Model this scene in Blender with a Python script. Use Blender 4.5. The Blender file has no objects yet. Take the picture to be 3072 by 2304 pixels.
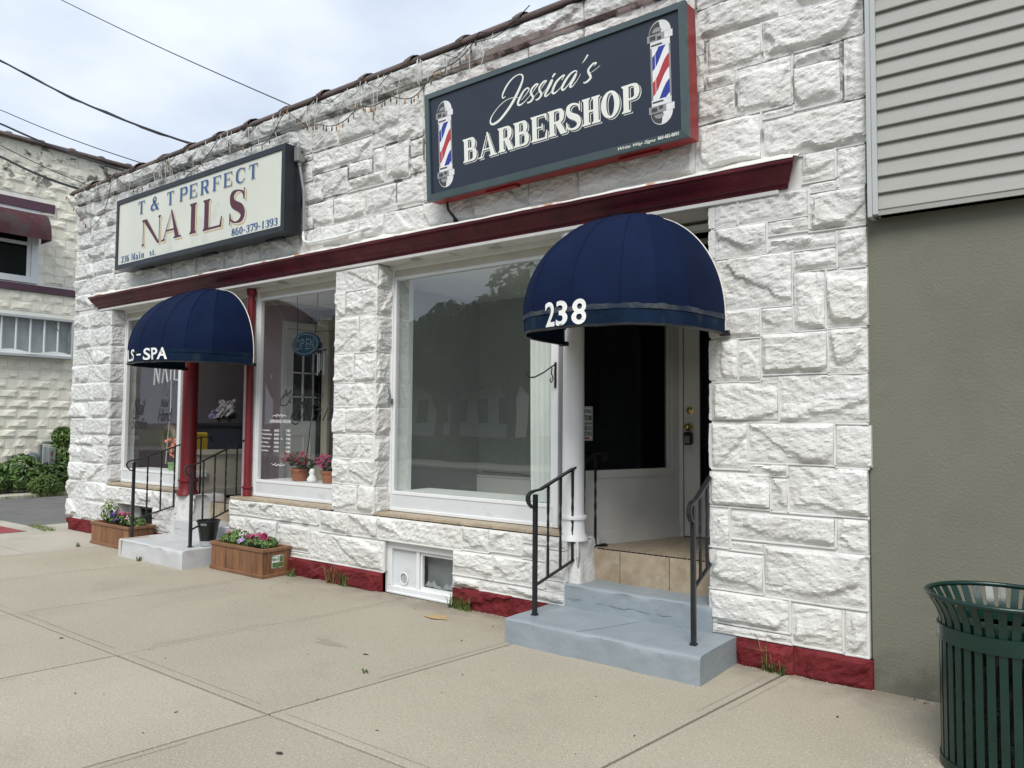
import bpy, math, random
import numpy as np
from mathutils import Matrix, Vector
SC = bpy.context.scene
COL = SC.collection
PI = math.pi
rnd = random.Random(7)

# ---------------------------------------------------------------- camera
cam_d = bpy.data.cameras.new('camera'); cam = bpy.data.objects.new('camera', cam_d); COL.objects.link(cam)
cam_d.sensor_width = 36.0; cam_d.sensor_fit = 'HORIZONTAL'; cam_d.lens = 36.0*2320/3072
cam_d.clip_start = 0.05; cam_d.clip_end = 2000
ROT = Matrix(((0.79433, 0.02433, 0.60700), (0.60744, -0.04410, -0.79314), (0.00747, 0.99873, -0.04981)))
cam.matrix_world = Matrix.Translation((1.09454, -4.80523, 1.5)) @ ROT.to_4x4()
SC.camera = cam

# ---------------------------------------------------------------- light
SUN_EL, SUN_AZ = math.radians(50), math.radians(155)     # azimuth clockwise from +y
W = bpy.data.worlds.new('World'); SC.world = W; W.use_nodes = True
nt = W.node_tree; nt.nodes.clear()
wo = nt.nodes.new('ShaderNodeOutputWorld'); bg = nt.nodes.new('ShaderNodeBackground'); bg.inputs[1].default_value = 0.075
sky = nt.nodes.new('ShaderNodeTexSky'); sky.sky_type = 'NISHITA'; sky.sun_disc = False
sky.sun_elevation = SUN_EL; sky.sun_rotation = SUN_AZ; sky.air_density = 1.0; sky.dust_density = 2.0
tc = nt.nodes.new('ShaderNodeTexCoord'); mp = nt.nodes.new('ShaderNodeMapping'); mp.inputs['Scale'].default_value = (1.6, 1.6, 3.2)
nz = nt.nodes.new('ShaderNodeTexNoise'); nz.inputs['Scale'].default_value = 2.3; nz.inputs['Detail'].default_value = 6; nz.inputs['Roughness'].default_value = .5
rp = nt.nodes.new('ShaderNodeValToRGB'); rp.color_ramp.elements[0].position = .34; rp.color_ramp.elements[1].position = .68
rp.color_ramp.elements[0].color = (3.85, 4.45, 5.35, 1); rp.color_ramp.elements[1].color = (5.75, 6.25, 7.0, 1)
mx = nt.nodes.new('ShaderNodeMix'); mx.data_type = 'RGBA'; mx.inputs[0].default_value = .97
L = nt.links.new
L(tc.outputs['Generated'], mp.inputs[0]); L(mp.outputs[0], nz.inputs['Vector']); L(nz.outputs[0], rp.inputs[0])
L(sky.outputs[0], mx.inputs[6]); L(rp.outputs[0], mx.inputs[7]); L(mx.outputs[2], bg.inputs[0]); L(bg.outputs[0], wo.inputs[0])
sun_d = bpy.data.lights.new('sun', 'SUN'); sun = bpy.data.objects.new('sun', sun_d); COL.objects.link(sun)
sun_d.energy = 1.5; sun_d.angle = math.radians(32); sun_d.color = (1, .965, .91)
sdir = Vector((math.sin(SUN_AZ)*math.cos(SUN_EL), math.cos(SUN_AZ)*math.cos(SUN_EL), math.sin(SUN_EL)))
sun.rotation_euler = sdir.to_track_quat('Z', 'Y').to_euler(); sun.location = (0, -8, 20)
vs = SC.view_settings; vs.view_transform = 'Standard'; vs.look = 'None'; vs.gamma = 1; vs.use_curve_mapping = False; vs.exposure = 1.12
cy_ = SC.cycles; cy_.max_bounces = 6; cy_.diffuse_bounces = 3; cy_.glossy_bounces = 3; cy_.transmission_bounces = 4; cy_.transparent_max_bounces = 10; cy_.caustics_reflective = False; cy_.caustics_refractive = False

# ---------------------------------------------------------------- materials
MATS = {}
def M(name, col, rough=.6, var=.1, scale=6, bump=0, bscale=60, metal=0, spec=.4, rand=0, spots=None, stretch=None, detail=4, dirt=None):
    """noise-varied paint; spots=(colour, scale, threshold, amount); dirt=(colour, z0, z1, scale, lo, hi, amount)"""
    m = bpy.data.materials.new(name); m.use_nodes = True; MATS[name] = m
    t = m.node_tree; n = t.nodes; p = n['Principled BSDF']; lk = t.links.new
    p.inputs['Roughness'].default_value = rough; p.inputs['Metallic'].default_value = metal
    p.inputs['Specular IOR Level'].default_value = spec
    g = n.new('ShaderNodeNewGeometry'); vec = g.outputs['Position']
    if stretch:
        mp = n.new('ShaderNodeMapping'); mp.inputs['Scale'].default_value = stretch; lk(vec, mp.inputs[0]); vec = mp.outputs[0]
    nz = n.new('ShaderNodeTexNoise'); nz.inputs['Scale'].default_value = scale; nz.inputs['Detail'].default_value = detail; lk(vec, nz.inputs['Vector'])
    mr = n.new('ShaderNodeMapRange'); mr.inputs[1].default_value = .3; mr.inputs[2].default_value = .7; lk(nz.outputs[0], mr.inputs[0])
    mx = n.new('ShaderNodeMix'); mx.data_type = 'RGBA'; lk(mr.outputs[0], mx.inputs[0])
    lo = [max(0, c*(1-var)) for c in col]; hi = [min(1, c*(1+var)) for c in col]
    mx.inputs[6].default_value = (*lo, 1); mx.inputs[7].default_value = (*hi, 1); out = mx.outputs[2]
    if rand:
        oi = n.new('ShaderNodeObjectInfo'); r2 = n.new('ShaderNodeMapRange'); r2.inputs[3].default_value = 1-rand; r2.inputs[4].default_value = 1+rand*.6
        lk(oi.outputs['Random'], r2.inputs[0]); mm = n.new('ShaderNodeMix'); mm.data_type = 'RGBA'; mm.blend_type = 'MULTIPLY'; mm.inputs[0].default_value = 1
        cc = n.new('ShaderNodeCombineColor'); [lk(r2.outputs[0], cc.inputs[i]) for i in range(3)]
        lk(out, mm.inputs[6]); lk(cc.outputs[0], mm.inputs[7]); out = mm.outputs[2]
    for sp in (spots or []):
        c2, s2, th, am = sp[:4]; so = sp[4] if len(sp) > 4 else .06
        z2 = n.new('ShaderNodeTexNoise'); z2.inputs['Scale'].default_value = s2; z2.inputs['Detail'].default_value = 5; lk(vec, z2.inputs['Vector'])
        r3 = n.new('ShaderNodeMapRange'); r3.inputs[1].default_value = th; r3.inputs[2].default_value = th+so; r3.inputs[4].default_value = am; lk(z2.outputs[0], r3.inputs[0])
        m3 = n.new('ShaderNodeMix'); m3.data_type = 'RGBA'; lk(r3.outputs[0], m3.inputs[0]); lk(out, m3.inputs[6]); m3.inputs[7].default_value = (*c2, 1); out = m3.outputs[2]
    for dd in (dirt or []):
        c2, z0, z1, s2, th, th2, am = dd[:7]; ax = dd[7] if len(dd) > 7 else 2
        sx = n.new('ShaderNodeSeparateXYZ'); lk(g.outputs['Position'], sx.inputs[0])
        ra = n.new('ShaderNodeMapRange'); ra.inputs[1].default_value = z0; ra.inputs[2].default_value = z1; ra.interpolation_type = 'SMOOTHSTEP'; lk(sx.outputs[ax], ra.inputs[0])
        z2 = n.new('ShaderNodeTexNoise'); z2.inputs['Scale'].default_value = s2; z2.inputs['Detail'].default_value = 8; z2.inputs['Roughness'].default_value = .65; lk(g.outputs['Position'], z2.inputs['Vector'])
        r3 = n.new('ShaderNodeMapRange'); r3.inputs[1].default_value = th; r3.inputs[2].default_value = th2; r3.inputs[4].default_value = am; lk(z2.outputs[0], r3.inputs[0])
        mu = n.new('ShaderNodeMath'); mu.operation = 'MULTIPLY'; lk(ra.outputs[0], mu.inputs[0]); lk(r3.outputs[0], mu.inputs[1])
        m3 = n.new('ShaderNodeMix'); m3.data_type = 'RGBA'; lk(mu.outputs[0], m3.inputs[0]); lk(out, m3.inputs[6]); m3.inputs[7].default_value = (*c2, 1); out = m3.outputs[2]
    lk(out, p.inputs['Base Color'])
    if bump:
        bz = n.new('ShaderNodeTexNoise'); bz.inputs['Scale'].default_value = bscale; bz.inputs['Detail'].default_value = 5; lk(vec, bz.inputs['Vector'])
        bp = n.new('ShaderNodeBump'); bp.inputs['Strength'].default_value = 1; bp.inputs['Distance'].default_value = bump; lk(bz.outputs[0], bp.inputs['Height']); lk(bp.outputs[0], p.inputs['Normal'])
    return m

def glass(name, tint=(1, 1, 1), ior=1.75, haze=0):
    m = bpy.data.materials.new(name); m.use_nodes = True; MATS[name] = m; t = m.node_tree; n = t.nodes; n.clear(); lk = t.links.new
    o = n.new('ShaderNodeOutputMaterial'); tr = n.new('ShaderNodeBsdfTransparent'); tr.inputs[0].default_value = (*tint, 1)
    gl = n.new('ShaderNodeBsdfGlossy'); gl.inputs['Roughness'].default_value = .004; fr = n.new('ShaderNodeFresnel'); g = n.new('ShaderNodeNewGeometry')
    bf = n.new('ShaderNodeMapRange'); bf.inputs[3].default_value = ior; bf.inputs[4].default_value = 1/ior; lk(g.outputs['Backfacing'], bf.inputs[0]); lk(bf.outputs[0], fr.inputs[0])   # a pane reflects alike from both sides
    nz = n.new('ShaderNodeTexNoise'); nz.inputs['Scale'].default_value = .9; bp = n.new('ShaderNodeBump'); bp.inputs['Distance'].default_value = .004; bp.inputs['Strength'].default_value = .6
    lk(g.outputs['Position'], nz.inputs['Vector']); lk(nz.outputs[0], bp.inputs['Height']); lk(bp.outputs[0], gl.inputs['Normal'])
    mx = n.new('ShaderNodeMixShader'); lk(fr.outputs[0], mx.inputs[0]); lk(tr.outputs[0], mx.inputs[1]); lk(gl.outputs[0], mx.inputs[2])
    last = mx
    if haze:
        df = n.new('ShaderNodeBsdfDiffuse'); df.inputs[0].default_value = (.55, .6, .58, 1)
        m2 = n.new('ShaderNodeMixShader'); m2.inputs[0].default_value = haze; lk(mx.outputs[0], m2.inputs[1]); lk(df.outputs[0], m2.inputs[2]); last = m2
    lk(last.outputs[0], o.inputs[0]); return m

WALLW = (.665, .662, .638)
M('stone_paint', WALLW, .62, .05, 5, .006, 60, rand=.05, spec=.35, spots=[((.42, .40, .36), 19, .69, .45), ((.60, .585, .545), 1.7, .56, .6)],
  dirt=[((.17, .16, .145), 4.05, 4.5, 5, .53, .68, .8), ((.30, .29, .27), 3.2, 3.6, 9, .60, .70, .55), ((.40, .37, .30), .55, .15, 5, .45, .68, .5)])
M('mortar_paint', (.67, .668, .645), .7, .06, 9, .002, 90, spots=[((.12, .115, .105), 3.1, .60, .55)], dirt=[((.05, .05, .045), 3.0, 3.5, 4, .49, .56, .8)])
M('left_stone_paint', (.64, .65, .635), .62, .08, 4, .006, 60, rand=.07, spec=.35, spots=[((.40, .40, .39), 8, .60, .4)],
  dirt=[((.17, .16, .145), 4.0, 4.45, 5, .50, .66, .85), ((.33, .32, .30), 3.1, 3.6, 6, .54, .68, .6)])
M('red_paint', (.145, .021, .025), .65, .2, 5, .004, 60, rand=.05, spec=.12, spots=[((.22, .06, .06), 6, .56, .5, .14), ((.07, .015, .016), 8, .60, .5, .1), ((.6, .55, .52), 26, .765, .9)])
M('cornice_red', (.098, .016, .024), .4, .3, 4, .0006, 40, spec=.25, spots=[((.16, .04, .05), 7, .66, .5)])
M('post_red', (.17, .013, .018), .42, .12, 6, .0005, 30)
M('sign_red', (.26, .022, .026), .42, .14, 4, .0005, 30, spots=[((.5, .3, .28), 30, .76, .8)])
M('white_paint', (.74, .735, .70), .5, .05, 7, .0008, 60, spots=[((.40, .38, .33), 13, .68, .4)])
M('column_white', (.76, .76, .75), .42, .04, 4, .0008, 30, spots=[((.5, .5, .5), 16, .72, .35)])
M('alu_white', (.72, .735, .735), .38, .04, 5, .0002, 30, spots=[((.40, .40, .38), 21, .70, .4)])
M('frame_panel', (.60, .625, .635), .42, .06, 3, .0002, 30, spots=[((.46, .46, .44), 6, .62, .4)])
M('beige_trim', (.52, .485, .41), .5, .07, 5, .0004, 40, spots=[((.25, .22, .18), 12, .68, .4)])
M('door_paint', (.60, .585, .545), .45, .06, 4, .0004, 50, spots=[((.25, .23, .2), 11, .72, .4)])
M('cream_panel', (.58, .54, .44), .45, .05, 4, .0003, 40)
M('flash_white', (.72, .705, .66), .55, .08, 8, .002, 40, spots=[((.42, .17, .06), 3.2, .61, .85), ((.10, .09, .08), 16, .70, .6)])
M('coping_clay', (.090, .062, .052), .55, .3, 7, .002, 60, rand=.2, spots=[((.30, .30, .27), 14, .66, .5)])
M('tile_tan', (.385, .315, .225), .45, .14, 14, .0006, 60, rand=.04, spots=[((.27, .205, .13), 11, .52, .5, .14), ((.47, .41, .32), 16, .58, .5, .1)])
M('grout', (.42, .37, .29), .8, .1, 20)
M('step_blue', (.262, .300, .325), .5, .06, 5, .004, 26, spec=.3, spots=[((.225, .26, .285), 2.2, .52, .4, .15), ((.34, .35, .345), 17, .70, .3), ((.13, .14, .145), 24, .715, .5)])
M('step_grey', (.50, .51, .515), .55, .07, 4, .0014, 45, spots=[((.37, .37, .36), 5, .62, .5)])
M('iron_black', (.016, .018, .019), .38, .3, 12, .0005, 60, spots=[((.09, .085, .08), 40, .74, .6)])
M('awning_navy', (.0052, .0118, .039), .8, .16, 3, .0006, 240, spec=.08, spots=[((.45, .48, .55), 55, .785, .9)], dirt=[])
M('valance_navy', (.007, .018, .042), .8, .3, 5, .0006, 240, spec=.08, spots=[((.022, .034, .048), 9, .58, .7)])
M('hem_grey', (.050, .060, .066), .8, .5, 30, .0006, 200, spots=[((.008, .018, .045), 6, .44, .95, .12)])
M('piping_white', (.70, .68, .63), .6, .1, 10)
M('lettering_white', (.80, .80, .78), .5, .03, 10)
M('cream_print', (.79, .80, .74), .45, .03, 10)
M('sign_navy', (.018, .026, .042), .30, .06, 2, .0002, 20, spec=.5)
M('sign_frame', (.066, .094, .102), .38, .12, 5, .0004, 40)
M('sign_face', (.60, .62, .545), .24, .05, 2, spec=.55, spots=[((.50, .515, .46), 2.3, .60, .5)])
M('box_black', (.013, .017, .023), .36, .2, 4, .0004, 40)
M('print_blue', (.030, .090, .235), .4, .06, 8)
M('print_maroon', (.075, .014, .030), .4, .15, 8, spots=[((.58, .60, .53), 9, .74, 1)])
M('print_gold', (.55, .41, .19), .4, .08, 8)
M('print_black', (.012, .012, .013), .5, .1, 8)
M('pole_blue', (.030, .050, .30), .35, .05, 8)
M('pole_red', (.42, .045, .055), .35, .05, 8)
M('pole_white', (.80, .81, .80), .35, .03, 8)
for nm, c in (('chrome_dark', .06), ('chrome_mid', .28), ('chrome_light', .72)): M(nm, (c, c, c*1.01), .35, .1, 14)
M('box_grey', (.20, .215, .205), .5, .1, 9)
M('conduit_grey', (.23, .25, .25), .5, .06, 9)
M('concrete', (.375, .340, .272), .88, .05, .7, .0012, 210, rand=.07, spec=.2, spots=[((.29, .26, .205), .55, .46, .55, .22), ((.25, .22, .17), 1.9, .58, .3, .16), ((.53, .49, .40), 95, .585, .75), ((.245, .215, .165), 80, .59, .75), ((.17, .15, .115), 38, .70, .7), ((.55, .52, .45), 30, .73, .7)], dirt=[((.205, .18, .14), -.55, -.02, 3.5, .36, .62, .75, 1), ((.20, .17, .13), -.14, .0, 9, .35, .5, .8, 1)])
M('concrete_light', (.42, .395, .335), .88, .06, 1.2, .0012, 150, rand=.05, spec=.2, spots=[((.31, .285, .235), 1.1, .5, .6, .2), ((.27, .25, .20), 110, .65, .6)])
M('joint_sand', (.075, .067, .052), .95, .4, 40, .002, 90, spots=[((.40, .37, .31), 26, .60, .8)])
M('asphalt', (.135, .135, .13), .9, .15, 2, .003, 120, spots=[((.24, .235, .22), 130, .62, .6), ((.07, .07, .07), 2.2, .62, .6)])
M('road_asphalt', (.06, .06, .06), .9, .15, 2, .003, 120)
M('earth', (.10, .085, .06), .95, .3, 3, .004, 60)
M('tactile_red', (.25, .055, .055), .7, .1, 5, .001, 60)
M('wood', (.215, .104, .050), .55, .32, 6, .0012, 30, stretch=(5, 5, .7), rand=.16, spots=[((.070, .036, .022), 2.1, .60, .75)])
M('wood_rim', (.22, .11, .056), .52, .25, 6, .0012, 30, stretch=(.8, 5, 5), rand=.1)
M('soil', (.03, .022, .016), .95, .4, 40, .006, 80)
M('plastic_black', (.013, .014, .015), .3, .1, 6)
M('green_paint', (.003, .025, .018), .30, .2, 8, .0006, 70, spec=.5, spots=[((.03, .09, .07), 40, .72, .5)])
M('green_dark', (.004, .026, .019), .35, .2, 8, .0006, 60)
M('bag_black', (.006, .007, .008), .22, .3, 20, .012, 28, spec=.6)
M('stucco', (.172, .171, .136), .85, .05, 1.4, .0032, 70, spec=.2, spots=[((.125, .124, .098), 1.3, .5, .5, .2), ((.20, .20, .165), 5, .62, .35, .1)], dirt=[((.10, .095, .075), .45, .0, 6, .4, .6, .6)])
M('siding', (.325, .325, .30), .5, .03, 2, .0007, 50, stretch=(1.2, 8, 30))
M('siding_trim', (.43, .45, .45), .42, .03, 3)
M('cream_block', (.80, .765, .645), .8, .09, 3, .004, 70, rand=.07, spots=[((.36, .34, .29), 4, .61, .4)],
  dirt=[((.04, .038, .033), 5.95, 6.6, 3.2, .555, .61, .9), ((.32, .30, .26), 5.2, 6.2, 6, .52, .66, .6)])
M('cream_mortar', (.82, .805, .73), .85, .06, 6, .002, 60, dirt=[((.05, .05, .045), 6.0, 6.6, 3, .52, .6, .8)])
M('purple_paint', (.088, .042, .062), .5, .12, 4, .001, 50)
M('maroon_awning', (.062, .018, .022), .7, .4, 2.5, .001, 90, spots=[((.05, .035, .035), 3, .52, .8), ((.45, .41, .37), 14, .70, .8)])
M('grey_panel', (.34, .365, .37), .5, .07, 4)
M('steel_grey', (.22, .245, .25), .45, .15, 9, metal=.2)
M('dark_void', (.012, .013, .014), .8, .2, 3)
M('interior_grey', (.24, .27, .25), .8, .06, 2)
M('interior_pale', (.80, .84, .80), .75, .05, 2)
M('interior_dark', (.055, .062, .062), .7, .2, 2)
M('interior_lilac', (.56, .47, .51), .7, .05, 2)
M('interior_white', (.78, .80, .78), .6, .04, 2)
M('interior_floor', (.20, .16, .12), .5, .2, 6)
M('brass', (.55, .41, .13), .25, .15, 20, metal=1)
M('lockbox_grey', (.15, .16, .175), .4, .1, 20)
M('notice_paper', (.60, .58, .55), .5, .05, 9)
M('terracotta', (.32, .12, .065), .7, .12, 12, .001, 60)
M('pot_green', (.22, .38, .16), .45, .08, 9)
M('open_sign_blue', (.010, .030, .045), .35, .2, 9)
M('exit_paint', (.30, .27, .26), .5, .06, 9)
M('tube_glass_white', (.62, .64, .62), .25, .05, 9)
M('leaf_a', (.085, .150, .040), .55, .45, 22, rand=.25); M('leaf_b', (.095, .165, .038), .55, .4, 22, rand=.2)
M('leaf_dark', (.040, .066, .028), .6, .5, 9, rand=.3); M('grass', (.10, .14, .035), .6, .5, 30, rand=.2); M('grass_dry', (.20, .15, .06), .7, .5, 30)
M('petal_pink', (.30, .03, .10), .6, .35, 60); M('petal_purple', (.055, .03, .16), .6, .4, 60); M('petal_lilac', (.36, .27, .48), .6, .3, 60)
M('petal_white', (.70, .66, .66), .6, .1, 60); M('petal_peach', (.62, .20, .14), .6, .3, 60); M('petal_rose', (.30, .05, .07), .6, .4, 60); M('petal_yellow', (.45, .42, .12), .6, .2, 60)
M('bark', (.07, .055, .042), .9, .35, 14, .006, 40); M('pole_wood', (.13, .10, .075), .9, .3, 8, .004, 40)
M('house_white', (.62, .62, .60), .7, .05, 2); M('roof_shingle', (.07, .068, .066), .9, .2, 12); M('house_brick', (.20, .075, .055), .85, .2, 12)
M('wire_black', (.011, .012, .014), .5, .1, 5); M('wire_white', (.55, .54, .50), .5, .1, 9)
M('bulb_amber', (.30, .17, .075), .3, .4, 40); M('bulb_dark', (.10, .085, .055), .3, .8, 40)
M('damp', (.30, .265, .205), .6, .15, 9); M('cardboard', (.42, .29, .15), .8, .1, 9); M('debris', (.040, .034, .026), .9, .5, 60); M('gravel', (.36, .335, .285), .9, .4, 50)
M('sticker_white', (.66, .68, .66), .4, .05, 30, spots=[((.07, .20, .09), 40, .52, .9)])
M('sign_black', (.015, .015, .016), .5, .1, 8); M('yellow_plastic', (.50, .34, .03), .45, .1, 9); M('counter_dark', (.022, .026, .040), .35, .5, 14, stretch=(3, 3, 24))
M('plate_white', (.55, .57, .55), .5, .05, 9); M('rust_brown', (.14, .06, .03), .8, .4, 30)
M('plinth_white', (.68, .675, .65), .75, .07, 5, .006, 40, spots=[((.32, .31, .29), 5, .62, .4)])
glass('window_glass', (.96, .98, .97), 2.5, .045); glass('dark_glass', (.30, .34, .35), 1.6); glass('salon_glass', (.97, .98, .98), 1.7)

# ---------------------------------------------------------------- mesh helpers
WL = {}
class MB:
    def __init__(s): s.v = []; s.f = []; s.m = []
    def add(s, vs, fs, mi=0):
        b = len(s.v); s.v += [tuple(map(float, p)) for p in vs]; s.f += [tuple(b+i for i in f) for f in fs]; s.m += [mi]*len(fs); return s
    def box(s, x0, x1, y0, y1, z0, z1, mi=0, bev=0):
        if bev <= 0:
            return s.add([(x0,y0,z0),(x1,y0,z0),(x1,y1,z0),(x0,y1,z0),(x0,y0,z1),(x1,y0,z1),(x1,y1,z1),(x0,y1,z1)],
                         [(0,3,2,1),(4,5,6,7),(0,1,5,4),(1,2,6,5),(2,3,7,6),(3,0,4,7)], mi)
        b = min(bev, (x1-x0)*.3, (y1-y0)*.3, (z1-z0)*.45); r = []
        for z, i in ((z0, b), (z0+b, 0), (z1-b, 0), (z1, b)):
            X0, X1, Y0, Y1 = x0+i, x1-i, y0+i, y1-i
            r += [(p, q, z) for p, q in ((X0, Y0+b), (X0+b, Y0), (X1-b, Y0), (X1, Y0+b), (X1, Y1-b), (X1-b, Y1), (X0+b, Y1), (X0, Y1-b))]
        fs = []
        for k in range(3):
            for i in range(8): fs.append((k*8+i, k*8+(i+1) % 8, k*8+8+(i+1) % 8, k*8+8+i))
        fs.append(tuple(range(7, -1, -1))); fs.append(tuple(range(24, 32)))
        return s.add(r, fs, mi)
    def obox(s, c, ax, ay, az, mi=0):
        c, ax, ay, az = map(Vector, (c, ax, ay, az))
        vs = [c+a*ax+b*ay+d*az for d in (-1, 1) for a, b in ((-1,-1),(1,-1),(1,1),(-1,1))]
        return s.add(vs, [(0,3,2,1),(4,5,6,7),(0,1,5,4),(1,2,6,5),(2,3,7,6),(3,0,4,7)], mi)
    def tube(s, path, r, n=8, mi=0, cap=True, flat=None):
        P = [Vector(p) for p in path]; R = r if isinstance(r, (list, tuple)) else [r]*len(P); rings = []; up = None
        for i, p in enumerate(P):
            t = (P[min(i+1, len(P)-1)]-P[max(i-1, 0)]).normalized()
            if up is None: up = Vector((0, 0, 1)) if abs(t.z) < .9 else Vector((0, 1, 0))
            a = t.cross(up).normalized(); b = a.cross(t).normalized(); up = b
            fx, fy = flat or (1, 1)
            rings.append([p+a*math.cos(2*PI*k/n+PI/n)*R[i]*fx+b*math.sin(2*PI*k/n+PI/n)*R[i]*fy for k in range(n)])
        vs = [q for g in rings for q in g]; fs = []
        for i in range(len(P)-1):
            for k in range(n): fs.append((i*n+k, i*n+(k+1) % n, (i+1)*n+(k+1) % n, (i+1)*n+k))
        if cap: fs += [tuple(range(n-1, -1, -1)), tuple((len(P)-1)*n+k for k in range(n))]
        return s.add(vs, fs, mi)
    def lathe(s, c, prof, n=24, mi=0, cap=True, sx=1, sy=1):
        vs = [(c[0]+r*sx*math.cos(2*PI*k/n), c[1]+r*sy*math.sin(2*PI*k/n), c[2]+z) for r, z in prof for k in range(n)]; fs = []
        for i in range(len(prof)-1):
            for k in range(n): fs.append((i*n+k, i*n+(k+1) % n, (i+1)*n+(k+1) % n, (i+1)*n+k))
        if cap: fs += [tuple(range(n-1, -1, -1)), tuple((len(prof)-1)*n+k for k in range(n))]
        return s.add(vs, fs, mi)
    def prism(s, poly, axis, a0, a1, mi=0):
        """poly 2D swept along axis 'x' (poly is (y,z)) or 'y' (poly is (x,z)) or 'z' (poly is (x,y))"""
        def P(q, a): return (a, q[0], q[1]) if axis == 'x' else ((q[0], a, q[1]) if axis == 'y' else (q[0], q[1], a))
        n = len(poly); vs = [P(q, a0) for q in poly]+[P(q, a1) for q in poly]
        fs = [(i, (i+1) % n, n+(i+1) % n, n+i) for i in range(n)]+[tuple(range(n-1, -1, -1)), tuple(range(n, 2*n))]
        return s.add(vs, fs, mi)
    def grid(s, fn, nu, nv, mi=0, closeu=False):
        vs = [fn(i/nu, j/nv) for j in range(nv+1) for i in range(nu+1)]
        return s.add(vs, [(j*(nu+1)+i, j*(nu+1)+i+1, (j+1)*(nu+1)+i+1, (j+1)*(nu+1)+i) for j in range(nv) for i in range(nu)], mi)

def obj(name, mb, mats, parent=None, smooth=False, loc=None, fixn=False):
    if not isinstance(mats, (list, tuple)): mats = [mats]
    me = bpy.data.meshes.new(name)
    base = Vector(loc) if loc is not None else (WL[parent] if parent is not None else Vector((0, 0, 0)))
    V = np.array(mb.v, dtype=np.float64).reshape(-1, 3)-np.array(base)
    me.from_pydata(V.tolist(), [], mb.f)
    for m in mats: me.materials.append(MATS[m])
    if len(mats) > 1: me.polygons.foreach_set('material_index', mb.m)
    if smooth is True: me.polygons.foreach_set('use_smooth', [True]*len(me.polygons))
    me.validate(); me.update()
    o = bpy.data.objects.new(name, me); COL.objects.link(o)
    if parent is not None:
        o.parent = parent; o.location = base-WL[parent]
    else: o.location = base
    WL[o] = base.copy()
    if smooth == 'auto': set_auto(me)
    return o
def set_auto(me, ang=35):
    me.polygons.foreach_set('use_smooth', [True]*len(me.polygons))
    try: me.set_sharp_from_angle(angle=math.radians(ang))
    except Exception: pass
def tag(o, label=None, cat=None, group=None, kind=None):
    if label: o['label'] = label
    if cat: o['category'] = cat
    if group: o['group'] = group
    if kind: o['kind'] = kind
    return o
def thing(name, label, cat, loc, group=None):
    o = bpy.data.objects.new(name, None); COL.objects.link(o); o.location = loc; o.empty_display_size = .1; WL[o] = Vector(loc)
    return tag(o, label, cat, group)
def struct(name, mb, mat, parent=None, **k):
    o = obj(name, mb, mat, parent, **k); o['kind'] = 'structure'; return o

# numpy value noise
def _h(ix, iy, s):
    n = (ix.astype(np.int64)*374761393+iy.astype(np.int64)*668265263+s*1442695041) & 0x7fffffff
    n = (n ^ (n >> 13))*1274126177 & 0x7fffffff; n = n ^ (n >> 16)
    return (n & 0xffff)/65535.0
def vn(x, y, s=0):
    ix = np.floor(x); iy = np.floor(y); fx = x-ix; fy = y-iy; fx = fx*fx*(3-2*fx); fy = fy*fy*(3-2*fy)
    a = _h(ix, iy, s); b = _h(ix+1, iy, s); c = _h(ix, iy+1, s); d = _h(ix+1, iy+1, s)
    return (a*(1-fx)+b*fx)*(1-fy)+(c*(1-fx)+d*fx)*fy
def fbm(x, y, s=0, o=4):
    r = 0; a = .5
    for k in range(o): r = r+a*vn(x, y, s+k*17); x = x*2.03+11.3; y = y*2.03+5.7; a *= .5
    return r/(1-.5**o)
def smooth01(t): t = np.clip(t, 0, 1); return t*t*(3-2*t)

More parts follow.
